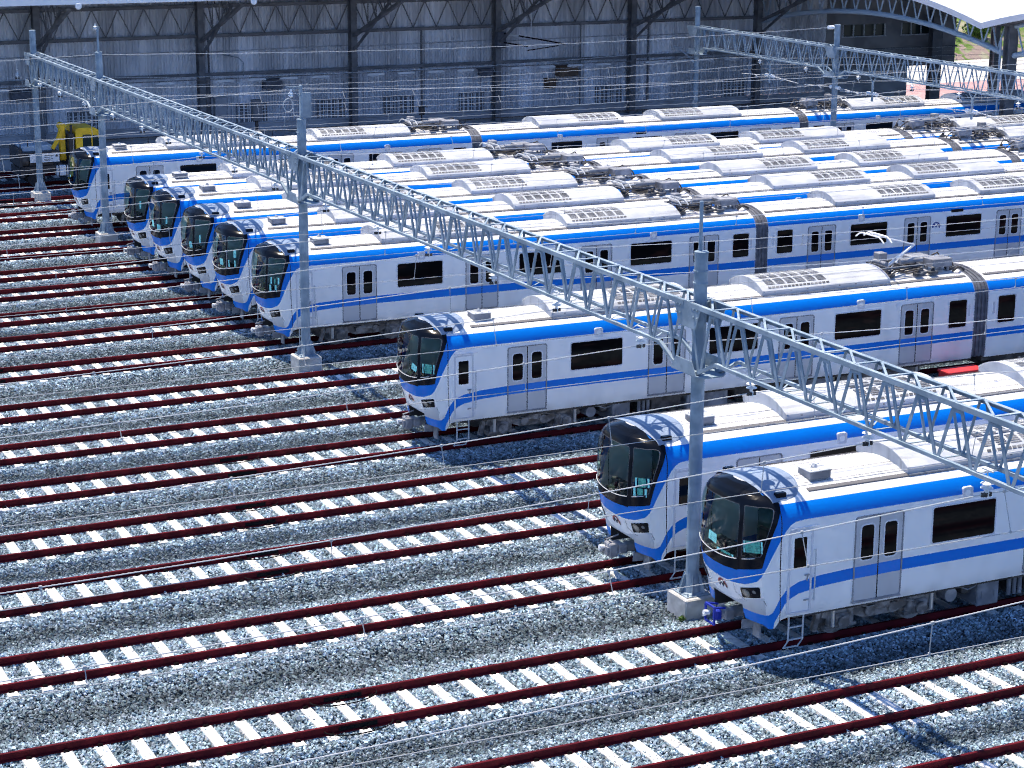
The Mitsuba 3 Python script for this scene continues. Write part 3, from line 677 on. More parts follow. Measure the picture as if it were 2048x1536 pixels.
part('cab', 'grab_rail', cat([cyl((24.68, yd - .05, 1.22), (24.68, yd - .05, 2.42), .016, 8), bar((24.68, yd, 1.25), (24.68, yd - .05, 1.25), .02), bar((24.68, yd, 2.39), (24.68, yd - .05, 2.39), .02)]), 'wire_metal', smooth=35)
lad = [tube([(x, -1.40, .92), (x, -1.40, .30), (x - .08, -1.34, .12)], .022, 6) for x in (24.12, 24.5)] + [bar((24.12, -1.40, z), (24.5, -1.40, z), .035, .03) for z in (.62, .33)] + [bar((24.04, -1.34, .13), (24.42, -1.34, .13), .03)]
part('cab', 'ladder', cat(lad), 'wire_metal')
for xc in (26.39, 31.2, 35.95, 40.65): side_door('cab', xc, False)
for x0, x1 in ((27.86, 29.62), (32.72, 34.5), (37.42, 39.2)): side_window('cab', x0, x1)
side_window('cab', 41.95, 42.66, 2.02, 2.93)
marker('cab', 28.8); marker('cab', 38.4)
part('cab', 'side_label', box(42.74, 42.82, -WB + .01, -WB - .004, 2.35, 2.75), 'frame_light')
# roof
def roof_strip(x0, x1, y0, y1, h):
    ys = np.linspace(y0, y1, 6)
    sec = sg.Polygon([(y, roof_z(y) - .02) for y in ys] + [(y, roof_z(y) + h) for y in ys[::-1]])
    return slab_yz(sec, x0, x1)
part('cab', 'gutter', cat([roof_strip(24.75, x_end - .1, s * 1.0 - .05, s * 1.0 + .05, .03) for s in (-1, 1)]), 'gutter_grey')
part('cab', 'roof_seam', cat([roof_strip(24.8, x_end - .1, y - .006, y + .006, .006) for y in (-.72, -.36, .36, .72)]), 'grille_grey')
xs_, ys_ = np.linspace(0, 1, 22), np.linspace(-1, 1, 33)
V = []
for v in ys_:
    for u in xs_:
        y = 1.19 * v
        xb = 24.1 + .68 * (1 - abs(v) ** 2.4) ** .5 if abs(v) < 1 else 24.1
        xf = 23.60 + .12 * v * v
        x = xf + (xb - xf) * u
        V.append((x, y, roof_z(y) + .030 - .045 * max(0, (23.85 - x) / .25) ** 2 - (.03 if u > .999 or abs(v) > .999 else 0)))
n = len(xs_); F = [(i * n + j, i * n + j + 1, (i + 1) * n + j + 1, (i + 1) * n + j) for i in range(len(ys_) - 1) for j in range(n - 1)]
part('cab', 'roof_fairing', (np.array(V), np.array(F)), 'roof_grey', smooth=True)
for s in (-1, 1): part('cab', 'marker_lamp', cbox(23.86, 24.12, s * 1.06 - .07, s * 1.06 + .07, 3.56, 3.68, .02), 'black_gloss')
part('cab', 'roof_vent', cat([cbox(25.0, 25.55, -.72, -.22, 3.72, 3.90, .01)]), 'box_grey')
part('cab', 'roof_vent_lid', cat([cbox(24.98, 25.57, -.74, -.20, 3.90, 3.925, .008), cyl((25.25, -.45, 3.92), (25.30, -.45, 4.0), .06, 10)] + [cyl((x, y, 3.92), (x, y, 3.945), .02, 6) for x in (25.06, 25.28, 25.5) for y in (-.66, -.28)]), 'roof_white')
ac_unit('cab', 27.45, 32.35, False); ac_unit('cab', 34.95, 39.85, True)
roof_gear('cab')
part('cab', 'underframe', box(24.3, x_end, -1.3, 1.3, .78, .90), 'underframe_dark')
part('cab', 'end_wall', slab_yz(sg.Polygon(list(PROF) + [(-y, z) for y, z in PROF[::-1][1:]]), x_end - .03, x_end - .004), 'grey_panel')
bogie('cab', 26.8); bogie('cab', 39.6)
under_gear('cab', [(29.05, 29.28, .55, 'underframe_dark', .1), (29.42, 30.05, .22, 'box_grey', 0), (30.5, 30.75, .3, 'underframe_dark', .15), (30.85, 31.9, .40, 'underframe_dark', .05), (32.1, 33.6, .28, 'box_grey', .02), (33.9, 34.6, .45, 'underframe_dark', .1), (34.8, 36.4, .25, 'underframe_dark', 0), (36.6, 37.6, .35, 'box_grey', .06)])
part('cab', 'air_tank', cyl((28.72, -1.2, .60), (28.72, -.3, .60), .17, 18), 'metal_grey', smooth=35)
part('cab', 'pipe', tube([(28.7, -1.2, .78), (29.0, -1.2, .75), (29.4, -1.22, .8)], .02, 6), 'metal_grey'); part('cab', 'pipe', tube([(28.75, -1.15, .84), (29.2, -1.2, .66), (29.45, -1.2, .72)], .018, 6), 'metal_grey')
for i in range(3): part('cab', 'gas_cylinder', cyl((30.4 + .16 * i, -1.2, .35), (30.4 + .16 * i, -1.2, .84), .055, 10), 'box_grey', smooth=35)
# --- middle car
MX0, MX1 = 43.55, 62.55; MC = (MX0 + MX1) / 2
shell2, suv2 = mid_shell(MX0, MX1)
MID_SHELL = mikit.ply(shell2, 'car_paint_mid', smooth=True, uv=suv2)
for d in (-6.98, -2.33, 2.33, 6.98): side_door('mid', MC + d, True)
for d in (-4.72, 0, 4.72): side_window('mid', MC + d - .88, MC + d + .88)
side_window('mid', 43.98, 44.69, 2.02, 2.93); side_window('mid', 61.42, 62.12, 2.02, 2.93)
marker('mid', MC - 5.1)
part('mid', 'side_label', box(43.76, 43.85, -WB + .01, -WB - .004, 2.35, 2.75), 'frame_light')
part('mid', 'destination_panel', slab_xz(rrect(MC - .65, MC - .05, 3.06, 3.18, .02), -WB + .05, -WB - .004), 'black_gloss')
ea, em = emblem_poly(51.66, 2.50, .19)
part('mid', 'emblem', slab_xz(em, -WB + .01, -WB - .006), 'emblem_blue'); part('mid', 'emblem_arc', slab_xz(ea, -WB + .01, -WB - .007), 'emblem_blue')
ac_unit('mid', 47.0, 51.9, False); ac_unit('mid', 54.2, 59.1, True)
part('mid', 'gutter', cat([roof_strip(MX0 + .1, MX1 - .1, s * 1.0 - .05, s * 1.0 + .05, .03) for s in (-1, 1)]), 'gutter_grey')
part('mid', 'roof_seam', cat([roof_strip(MX0 + .1, MX1 - .1, y - .006, y + .006, .006) for y in (-.72, -.36, .36, .72)]), 'grille_grey')
part('mid', 'underframe', box(MX0, MX1, -1.3, 1.3, .70, .90), 'underframe_dark')
part('mid', 'end_wall', slab_yz(sg.Polygon(list(PROF) + [(-y, z) for y, z in PROF[::-1][1:]]), MX0 + .004, MX0 + .03), 'grey_panel')
bogie('mid', 46.6)
under_gear('mid', [(44.1, 45.0, .35, 'underframe_dark', 0), (48.6, 50.2, .3, 'box_grey', 0), (50.6, 52.4, .3, 'underframe_dark', 0), (52.8, 54.4, .3, 'box_grey', 0)])
# gangway bellows
gm = []
gp = sg.Polygon([(y * .985, .9 + (z - .86) * .985) for y, z in PROF] + [(-y * .985, .9 + (z - .86) * .985) for y, z in PROF[::-1][1:]])
for i in range(7):
    x = x_end + .005 + i * .0775
    gm.append(slab_yz(gp if i % 2 == 0 else gp.buffer(-.03), x, x + .0775))
GANG = mikit.ply(cat(gm), 'bellows')

TLAB = {'C': 'farthest white and blue metro train, its cab beside the yellow crane vehicle', 'E': 'second farthest white and blue metro train, cab leftmost of the close row',
        'F': 'third farthest white and blue metro train, cab second in the close row', 'G': 'fourth farthest white and blue metro train, cab third in the close row',
        'H': 'fifth farthest white and blue metro train, cab fourth in the close row', 'I': 'sixth farthest white and blue metro train, cab behind the post, two stacked notices in windscreen',
        'L': 'white and blue metro train alone in mid-yard, white pantograph half raised', 'O': 'second nearest white and blue metro train, cab partly hidden by the nearest post',
        'P': 'nearest white and blue metro train at lower right, with blue framed coupler'}
CARS = {'C': 3, 'E': 3, 'F': 3, 'G': 3, 'H': 3, 'I': 2, 'L': 2, 'O': 1, 'P': 1}
MIRX = MX0 + MX1
for l in TRAINS:
    t = thing('metro_train', TLAB[l], 'train', 'parked white and blue metro trains')
    y = TR[l]
    for ci in range(CARS[l]):
        kind = 'mid' if ci == 1 else 'cab'
        at = T().translate([0, y, 0]) if ci < 2 else T().translate([MIRX, y, 0]).scale([-1, 1, 1])
        A = np.array(at.matrix)
        c = add('middle_car' if ci == 1 else 'cab_car', MID_SHELL if ci == 1 else CAB_SHELL, None, t, at=at)
        for name, d, corners, lab, only in PARTS[kind]:
            if only == 'raised' and not (l == 'L' and ci == 0): continue
            if only == 'folded' and l == 'L' and ci == 0: continue
            if only == 'plain' and l == 'P': continue
            if only == 'blue' and l != 'P': continue
            P = corners @ A[:3, :3].T + A[:3, 3]
            if seen(P, 10):
                add(name, d, None, c, at=at, label=lab)
        if ci == 0:
            for (py, pz, w, h, tl) in PAPERS[l]:
                m, uv = paper(py, pz, w, h, tl)
                add('notice_sheet', m, 'paper_cyan', c, uv=uv, at=at)
        if ci:
            add('gangway', GANG, None, t, at=T().translate([0, y, 0]) if ci == 1 else T().translate([MIRX, y, 0]).scale([-1, 1, 1]))

# ---------------------------------------------------------------- catenary gantries
POSTS = {23.84: [104.15, 91.4, 65.2, 39.12, 13.1], 63.8: [105.9, 91.5, 65.4]}
ZT, ZB, ZH, HW = 7.32, 6.12, 5.70, 0.30
def gantry(gx, label, detail):
    g = thing('catenary_gantry', label, 'gantry', 'steel gantries across the tracks')
    ys = POSTS[gx]
    for y in ys:
        z0 = ground_z(np.array([y]))[0]
        add('post', lathe([(.30, .28), (.30, .31), (.24, .33), (.165, .75), (.16, .8), (.155, 8.42), (.165, 8.42), (.165, 8.46), (0, 8.47)], 20, (gx, y, 0)), 'galvanised', g, smooth=35)
        ribs = [bar((gx + .30 * math.cos(a), y + .30 * math.sin(a), .31), (gx + .16 * math.cos(a), y + .16 * math.sin(a), .74), .015, .12) for a in np.arange(6) * math.pi / 3]
        add('base_plate', cat([cbox(gx - .33, gx + .33, y - .33, y + .33, .265, .295, .006)] + ribs + [cyl((gx + .27 * sx, y + .27 * sy, .29), (gx + .27 * sx, y + .27 * sy, .36), .02, 6) for sx in (-1, 1) for sy in (-1, 1)]), 'galvanised', g)
        add('footing', cbox(gx - .42, gx + .42, y - .45, y + .45, z0 - .25, .265, .03), 'concrete', g)
        add('clamp_band', lathe([(.150, 8.0), (.178, 8.0), (.178, 8.03), (.150, 8.03)], 20, (gx, y, 0)), 'galvanised', g)
        add('clamp_band', lathe([(.150, 7.72), (.178, 7.72), (.178, 7.75), (.150, 7.75)], 20, (gx, y, 0)), 'galvanised', g)
        for s in (-1, 1):
            col = [slab_yz(sg.Polygon([(y - .62, ZT + .02), (y + .62, ZT + .02), (y + .36, ZT - .58), (y - .36, ZT - .58)]), gx + s * (HW + .03) - .008, gx + s * (HW + .03) + .008)]
            if detail:
                for dy in (-.45, -.3, .3, .45):
                    for zz in (ZT - .12, ZT - .3):
                        if abs(dy) < .58 - (ZT - zz) * .42: col.append(cyl((gx + s * (HW + .03), y + dy, zz), (gx + s * (HW + .075), y + dy, zz), .022, 6))
            add('gusset_plate', cat(col), 'galvanised', g)
            add('lower_gusset', slab_yz(sg.Polygon([(y - .56, ZH), (y + .56, ZH), (y + .35, ZH + .30), (y - .35, ZH + .30)]), gx + s * .39 - .008, gx + s * .39 + .008), 'galvanised', g)
        hexa = sg.Polygon([(gx - .40, y - .55), (gx - .22, y - .75), (gx + .22, y - .75), (gx + .40, y - .55), (gx + .40, y + .55), (gx + .22, y + .75), (gx - .22, y + .75), (gx - .40, y + .55)])
        add('collar_plate', slab_xy(hexa.difference(sg.Point(gx, y).buffer(.156)), ZH - .03, ZH), 'galvanised', g)
    for y1, y0 in zip(ys, ys[1:]):
        b = key('truss_beam', g)
        L = y1 - y0; n = round(L / 1.085); st = L / n
        hau = 1.25
        def zb(y):
            d = min(y - y0, y1 - y)
            return ZH + .04 + (ZB - ZH - .04) * min(1, max(0, (d - .45) / (hau - .45)))
        ch = []
        for s in (-1, 1):
            x = gx + s * HW
            ch.append(angle_bar((x, y0 + .16, ZT), (x, y1 - .16, ZT), .10, .016, (0, 0, 1)))
            ch.append(bar((x + s * .045, y0 + .16, ZT - .05), (x + s * .045, y1 - .16, ZT - .05), .012, .1))
            pts = [(x, y0 + .3, zb(y0 + .3)), (x, y0 + .45, zb(y0 + .45)), (x, y0 + hau, ZB), (x, y1 - hau, ZB), (x, y1 - .45, zb(y1 - .45)), (x, y1 - .3, zb(y1 - .3))]
            for a, c in zip(pts, pts[1:]): ch.append(bar(a, c, .085, .075))
        scene[b] = mikit.ply(cat(ch), 'galvanised')
        for i in range(n):
            ya, ym, yc = y0 + i * st, y0 + (i + .5) * st, y0 + (i + 1) * st
            if not seen([(gx, ya, ZT), (gx, yc, ZB), (gx, ym, ZH)], 12): continue
            near = gx - HW
            def V(x, nn, w):
                e0, e1 = ((ya + .1, ZT - .05), (yc - .1, ZT - .05))
                return cat([angle_bar((x, e0[0], e0[1]), (x, ym - .05, zb(ym) + .03), w, .012, (nn, 0, 0)), angle_bar((x, e1[0], e1[1]), (x, ym + .05, zb(ym) + .03), w, .012, (nn, 0, 0))])
            add('brace', V(gx - HW, -1, .085), 'galvanised', b)
            add('rear_brace', V(gx + HW, 1, .07), 'galvanised', b)
            add('lacing_bar', cat([bar((gx - HW, yc, ZT + .012), (gx + HW, yc, ZT + .012), .075, .02), bar((gx - HW, ya + .04, ZT + .006), (gx + HW, yc - .04, ZT + .006), .05, .012)]), 'galvanised', b)
            zz = zb(ym)
            if abs(zz - ZB) < .01:
                add('lower_lacing', cat([bar((gx - HW, ym, ZB - .03), (gx + HW, ym, ZB - .03), .05, .015)] + ([bar((gx - HW, ym, ZB - .03), (gx + HW, yc, ZB - .03), .035, .012)] if detail else [])), 'galvanised', b)
            if detail:
                gp_ = [slab_yz(sg.box(ya - .13, ZT - .19, ya + .13, ZT - .06), gx - HW - .012, gx - HW + .002)] + [cyl((gx - HW - .03, ya + dy, ZT - .12), (gx - HW, ya + dy, ZT - .12), .014, 6) for dy in (-.09, -.03, .03, .09)]
                add('node_plate', cat(gp_), 'galvanised', b)
    return g
g1 = gantry(23.84, 'long pale blue steel gantry crossing above the train cabs', True)
g2 = gantry(63.8, 'far pale blue steel gantry over the rear of the trains at the upper right', False)
# arms and details that belong to a gantry
gx = 63.8
for yh in (97.9, 88.1, 79.9):
    add('drop_bracket', cat([cyl((gx, yh, 4.75), (gx, yh, 5.75), .06, 10), bar((gx, yh, 5.7), (gx, yh + .32, 6.1), .05), bar((gx, yh, 5.7), (gx, yh - .32, 6.1), .05), bar((gx, yh - .4, 6.08), (gx, yh + .4, 6.08), .06)]), 'galvanised', g2)
x = 23.84
add('mast_extension', cat([box(x - .04, x + .04, 65.2 - .08, 65.2 + .08, 8.47, 9.6), bar((x, 65.2, 9.55), (x - .5, 65.2, 9.55), .05, .03), bar((x, 65.2, 9.2), (x - .35, 65.2, 9.5), .03)]), 'galvanised', g1)
add('mast_panel', box(x + .05, x + .35, 65.2 - .04, 65.2 + .04, 8.5, 9.35), 'galvanised_dark', g1)
add('mast_extension', cat([cyl((x, 91.4, 8.45), (x, 91.4, 9.55), .05, 8), bar((x - .2, 91.4, 9.55), (x + .1, 91.4, 9.55), .05)]), 'galvanised', g1)
add('mast_extension', cat([cyl((x, 39.12 + .05, 8.45), (x, 39.12 + .05, 9.6), .045, 8)]), 'galvanised', g1)
a = np.linspace(0, 2.2 * np.pi, 30)
add('coiled_cable', tube(np.concatenate([np.stack([x - .45 + .17 * np.cos(a), 65.2 + 0 * a, 8.95 + .22 * np.sin(a)], -1), [(x - .25, 65.2, 8.6), (x - .05, 65.2, 8.55)]]), .014, 6), 'wire_metal', g1)

# ---------------------------------------------------------------- overhead wires, insulators
def insulator_mesh(z0, z1, r=.115):
    d = z1 - z0
    pr = [(0, z0), (.03, z0), (.03, z0 + .10 * d), (.035, z0 + .12 * d)]
    for c in (.22, .42):
        pr += [(.035, z0 + (c - .02) * d), (r, z0 + (c + .01) * d), (r * .9, z0 + (c + .045) * d), (.04, z0 + (c + .10) * d)]
    pr += [(.03, z0 + .60 * d), (.012, z0 + .64 * d), (.012, z1), (0, z1)]
    return lathe(pr, 14)
def mess_z(x):
    u = (np.asarray(x, float) - 3.84) % 40.0 / 20.0 - 1.0     # 0 in mid-span of the 40 m spans, +-1 at a gantry
    return 5.20 + .50 * (1 - np.abs(np.abs(u) )) ** 2 * 0 + .50 * np.abs(((np.asarray(x, float) - 23.84) % 40.0) / 20.0 - 1.0) ** 2
INS = mikit.ply(cat([insulator_mesh(0, .44, .125), bar((0, -.16, .445), (0, .16, .445), .03), bar((0, -.06, -.06), (0, -.06, .04), .015), bar((0, .06, -.06), (0, .06, .04), .015), bar((0, -.08, -.06), (0, .08, -.06), .03)]), 'porcelain', smooth=35)
CLAMP = mikit.ply(cat([cbox(-.05, .05, -.05, .05, -.03, .05, .015), bar((-.11, 0, 0), (.11, 0, 0), .05), cyl((-.09, 0, -.02), (-.09, 0, .05), .03, 8), cyl((.09, 0, -.02), (.09, 0, .05), .03, 8)]), 'underframe_dark')
for l, y in TR.items():
    if l == 'Y': continue
    w = thing('overhead_line', f'overhead wires with droppers above the {TD[l]}', 'overhead wire', 'overhead wires above the tracks')
    xw = np.arange(-14, 92.01, 2.0); yo = rng.uniform(-.12, .12)
    zig = 0.18 * np.sin((xw - 23.84) / 40 * np.pi + rng.uniform(0, 6))
    add('messenger_wire', tube(np.stack([xw, xw * 0 + y, mess_z(xw)], -1), .0115, 6), 'wire_metal', w)
    add('contact_wire', tube(np.stack([xw, y + zig + yo, 4.95 + 0 * xw], -1), .0085, 6), 'wire_copper', w)
    x = -14 + rng.uniform(0, 4)
    while x < 91:
        z1 = float(mess_z(x)); yc = float(np.interp(x, xw, y + zig + yo))
        if seen([(x, y, z1)], 5):
            add('dropper', cat([tube([(x, y, z1), (x, yc, 4.95)], .009, 5), cbox(x - .03, x + .03, y - .02, y + .02, z1 - .03, z1 + .03, .008), cbox(x - .02, x + .02, yc - .02, yc + .02, 4.93, 4.985, .006)]), 'wire_copper', w)
        x += rng.choice([3.9, 4.5, 5.2])
    for gx_, gname in ((23.84, 'near gantry'), (63.8, 'far gantry')):
        yi = y
        if gx_ > 60 and not (76 < y < 103): continue
        if not seen([(gx_, yi, 5.8)], 0): continue
        k = thing('insulator', f'white disc insulator under the {gname}, {TD[l]}', 'insulator', f'insulators under the {gname}')
        add('disc_stack', INS, None, k, at=move(gx_, yi, 5.70))
        add('wire_clamp', CLAMP, None, k, at=move(gx_, yi, 5.66))
# earth wire along the posts, high above the yard
k = thing('earth_wire', 'single high wire strung along the row of posts in front of the wall', 'overhead wire')
xw = np.arange(-14, 64.1, 2.0)
add('cable', tube(np.stack([xw, 91.5 + 0 * xw, 8.0 + .35 * (np.abs(((xw - 23.84) % 40) / 20 - 1) ** 2)], -1), .011, 5), 'wire_metal', k)
add('end_insulator', cyl((63.2, 91.5, 8.33), (63.55, 91.5, 8.33), .10, 12), 'porcelain', k, smooth=35)
k = thing('feeder_wire', 'high feeder wire running along the middle posts past the coiled cable', 'overhead wire')
xw = np.arange(-14, 70.1, 2.0)
add('cable', tube(np.stack([xw, 65.2 + 0 * xw, 9.0 + .5 * (np.abs(((xw - 23.84) % 40) / 20 - 1) ** 2)], -1), .010, 5), 'wire_metal', k)
for (yy, zz, tx) in ((65.2, 9.38, 'second'), (91.4, 9.62, 'far left')):
    k = thing('post_insulator', f'small white insulator on top of the {tx} post of the near gantry', 'insulator')
    add('disc_stack', lathe([(0, -.16), (.03, -.16), (.09, -.1), (.04, -.06), (.09, -.02), (.04, .02), (.03, .12), (0, .12)], 12, (23.84 - (.35 if yy < 70 else .1), yy, zz - .02)), 'porcelain', k, smooth=35)
# steady arms under the far gantry
for (yb_, lab) in ((97.9, 'left'), (91.5, 'middle left'), (88.1, 'middle right'), (79.9, 'right')):
    for s in (-1, 1):
        if not seen([(63.8, yb_ + s * 1.5, 5.0)], 0): continue
        k = thing('steady_arm', f'thin steady arm, {"near" if s < 0 else "far"} side of the {lab} bracket under the far gantry', 'steady arm', 'steady arms under the far gantry')
        add('insulator_drum', cat([cyl((63.8, yb_ + s * .12, 5.15), (63.8, yb_ + s * .42, 5.13), .10, 12)]), 'porcelain', k, smooth=35)
        add('arm_tube', cat([tube([(63.8, yb_ + s * .1, 5.15), (63.8, yb_ + s * 1.4, 5.08), (63.8, yb_ + s * 2.9, 5.0)], .025, 6), tube([(63.8, yb_ + s * 1.5, 5.07), (63.75, yb_ + s * 1.2, 4.97)], .03, 6)]), 'wire_metal', k)

k = thing('cantilever', 'steel cantilever arms holding the wire beside the leftmost post of the far gantry', 'cantilever')
add('arm_tube', cat([tube([(63.8, 105.8, 5.05), (63.8, 107.0, 5.5), (63.8, 108.6, 5.95)], .03, 6), tube([(63.8, 105.8, 5.75), (63.8, 107.2, 5.85), (63.8, 108.5, 5.9)], .025, 6), tube([(63.8, 107.0, 5.5), (63.8, 108.4, 5.05)], .02, 6)]), 'wire_metal', k)
add('insulator_drum', cyl((63.8, 106.05, 5.12), (63.8, 106.4, 5.26), .07, 10), 'porcelain', k, smooth=35)
k = thing('wall_cantilever', 'dark cantilever arms with white insulators reaching out from a wall column', 'cantilever')
add('arm_tube', cat([tube([(56.1, 116.6, 6.3), (57.6, 114.6, 6.05), (58.6, 113.0, 5.85)], .045, 6), tube([(56.1, 116.6, 5.75), (57.0, 114.9, 5.6)], .04, 6), tube([(57.0, 114.9, 5.35), (58.3, 113.2, 5.75)], .035, 6)]), 'clip_dark', k)
add('insulator_drum', cyl((56.35, 116.2, 6.25), (56.75, 115.7, 6.18), .10, 10), 'porcelain', k, smooth=35)
add('bracket_box', cat([cbox(55.7, 56.3, 116.5, 116.9, 5.4, 6.4, .03)]), 'bellows', k)
add('hanger_pole', cyl((57.4, 115.2, 4.9), (57.4, 115.2, 9.3), .035, 8), 'louvre_white', k)

# ---------------------------------------------------------------- depot hall behind: long wall, canopy, arched roof
H = thing('depot_hall', 'long dark steel depot hall behind the trains with corrugated wall and arched roof', 'building')
YW = 117.5
COLX = [17.4, 27.0, 36.6, 46.2, 55.9, 65.6, 75.2]
def corrugated(x0, x1, z0, z1, y):
    pitch, d = .372, .15
    xs_, ys_ = [], []
    x = x0
    while x < x1:
        for f, dd in ((0, 0), (.16, 0), (.21, -d), (.34, -d), (.39, 0), (.60, 0), (.64, -d * .45), (.70, -d * .45), (.74, 0)):
            if x + f * pitch <= x1: xs_.append(x + f * pitch); ys_.append(y + dd)
        x += pitch
    xs_.append(x1); ys_.append(y)
    n = len(xs_)
    v = np.array([(a, b, z0) for a, b in zip(xs_, ys_)] + [(a, b, z1) for a, b in zip(xs_, ys_)])
    f = np.array([(i, i + 1, i + 1 + n, i + n) for i in range(n - 1)])
    return v, f
ends = COLX + [81.0]
for a, b in zip(ends, ends[1:]):
    add('wall_panel', corrugated(a, b, 1.5, 9.6, YW), 'wall_steel', H)
for xcol in COLX:
    yc_ = YW - .45
    add('column', cat([box(xcol - .19, xcol + .19, yc_ - .28, yc_ - .25, .6, 9.2), box(xcol - .19, xcol + .19, yc_ + .25, yc_ + .28, .6, 9.2), box(xcol - .012, xcol + .012, yc_ - .25, yc_ + .25, .6, 9.2)]), 'hall_steel', H)
    if seen([(xcol, 110, 9), (xcol, 117, 6)], 60):
        add('strut', cat([bar((xcol, YW - .7, 6.45), (xcol, 109.2, 9.05), .22, .18), bar((xcol, YW - .7, 5.6), (xcol, 110.8, 9.0), .14, .12)]), 'hall_steel', H)
        add('bracing', cat([bar((xcol, yy, 9.05), (xcol, yy - 1.0, 9.05 - (yy - 109.2) * .28 + .1), .06) for yy in (115.5, 114.2, 112.9, 111.6)] + [bar((xcol, yy - 1.0, 9.05), (xcol, yy - 1.0, 9.05 - (yy - 109.2) * .28 + .1), .06) for yy in (115.5, 114.2, 112.9)]), 'hall_steel', H)
        add('lamp', lathe([(0, 0), (.16, 0), (.18, .05), (.16, .1), (0, .12)], 14).apply_transform(trimesh.transformations.rotation_matrix(math.pi / 2, (1, 0, 0))).apply_translation((xcol, 107.2, 9.36)), 'white_paint', H, smooth=35, label='round white lamp at the edge of the canopy')
for a, b in zip(COLX, COLX[1:]):
    add('girt', cat([bar((a + .2, YW - .35, 6.72), (b - .2, YW - .35, 6.72), .16, .2)]), 'hall_steel', H)
    add('girt', bar((a + .2, YW - .35, 8.45), (b - .2, YW - .35, 8.45), .16, .2), 'hall_steel', H)
    add('conduit', cyl((a + .1, YW - .16, 5.75), (b - .1, YW - .16, 5.85), .028, 8), 'grey_panel', H)
    n = 6; st = (b - a - .4) / n
    for i in range(n):
        xa = a + .2 + i * st
        p = ((xa, YW - .3, 8.4), (xa + st / 2, YW - .3, 6.8)) if i % 1 == 0 else None
        add('truss_brace', cat([bar(p[0], p[1], .055), bar((xa + st / 2, YW - .3, 6.8), (xa + st, YW - .3, 8.4), .055)]), 'hall_steel', H)
    fl = []
    for i in range(5):
        xl = a + .6 + i * 2.0
        if xl + 1.1 < b:
            add('strip_light', cat([box(xl, xl + 1.12, YW - 1.32, YW - 1.22, 4.09, 4.18), box(xl + .1, xl + 1.02, YW - 1.33, YW - 1.19, 4.18, 4.22)]), 'white_paint', H)
    add('light_track', cat([bar((a, YW - 1.26, 4.27), (b, YW - 1.26, 4.27), .05), bar((a, YW - .3, 4.45), (b, YW - .3, 4.45), .08, .2)]), 'hall_steel', H)
for (x0, x1) in ((28.6, 30.4), (38.88, 40.73), (44.0, 45.7), (48.4, 50.3), (53.4, 55.2), (63.1, 65.05), (72.75, 74.65)):
    w = add('louvre_window', cat([box(x0 - .05, x1 + .05, YW - .12, YW - .08, z, z + .05) for z in (1.5, 2.55)] + [box(x, x + .05, YW - .12, YW - .08, 1.5, 2.6) for x in (x0 - .05, x1)] + [box(x0, x1, YW - .07, YW - .055, 1.55, 2.55)]), 'hall_steel', H)
    for i in range(7):
        xb = x0 + .12 + i * (x1 - x0 - .24) / 6
        add('bar', box(xb - .025, xb + .025, YW - .16, YW - .13, 1.52, 2.56), 'louvre_white', w)
    for z in (1.72, 1.92, 2.12, 2.32):
        add('cross_bar', box(x0, x1, YW - .128, YW - .122, z, z + .035), 'louvre_white', w)
for (x0, x1, z0, z1, mt) in ((40.48, 41.58, 3.46, 4.0, 'bellows'), (25.41, 26.5, 3.49, 3.95, 'bellows'), (60.23, 61.6, 3.42, 4.05, 'wood_brown'), (59.45, 60.03, 2.69, 3.25, 'wood_brown'), (54.76, 55.56, 3.67, 4.07, 'bellows')):
    add('wall_unit', cat([cbox(x0, x1, YW - .7, YW - .06, z0, z1, .03), box(x0 - .1, x1 + .1, YW - .8, YW - .06, z1, z1 + .05)]), mt, H)
add('switch_cabinet', cat([cbox(37.4, 38.15, YW - .5, YW - .06, 1.55, 3.1, .02), cbox(37.55, 37.95, YW - .53, YW - .49, 2.1, 2.6, .01), box(37.3, 38.25, YW - .6, YW - .05, 3.1, 3.16)]), 'grey_panel', H)
add('switch_cabinet', cat([box(36.95, 37.12, YW - .3, YW - .06, 1.5, 4.3)]), 'hall_steel', H)
add('downpipe', cat([cyl((x_, YW - .14, 1.5), (x_, YW - .14, 6.6), .06, 8) for x_ in (37.2, 62.0, 67.0, 50.9)]), 'hall_steel', H)
add('hanging_cable', cat([tube([(38.0, YW - .3, 5.6), (38.9, YW - .5, 5.4), (39.2, YW - .5, 5.1), (39.2, YW - .5, 4.3)], .03, 6)]), 'galvanised_dark', H)
add('plinth', cat([box(16, 82, YW - .18, YW + .4, .95, 1.42), box(16, 82, YW - .28, YW - .06, 1.42, 1.5)]), 'grey_panel', H)
add('plinth_foot', box(16, 82, YW - .02, YW + .4, -.3, .95), 'hall_concrete', H)
add('platform', cat([box(10, 84, 114.2, YW - .19, -.3, .62), box(10, 84, 114.05, YW - .19, .62, .78)]), 'grey_panel', H)
add('handrail', cat([tube([(30, 114.4, 1.35), (60, 114.4, 1.35), (80, 114.4, 1.35)], .025, 6)] + [cyl((xx_, 114.4, .78), (xx_, 114.4, 1.35), .022, 6) for xx_ in np.arange(30, 80.1, 2.5)]), 'wood_brown', H)
# canopy over the wall
YE = 107.3
add('canopy_roof', cat([box(5, 73.2, YE, YW + 6, 9.56, 9.72)]), 'soffit_dark', H)
add('canopy_fascia', cat([box(5, 73.2, YE - .08, YE - .003, 9.45, 9.86)]), 'white_paint', H)
for xp in np.arange(6, 73, 1.2):
    if seen([(xp, YE, 9.4), (xp, YW, 9.4)], 10):
        add('purlin', box(xp - .04, xp + .04, YE + .1, YW, 9.40, 9.557), 'hall_steel', H)
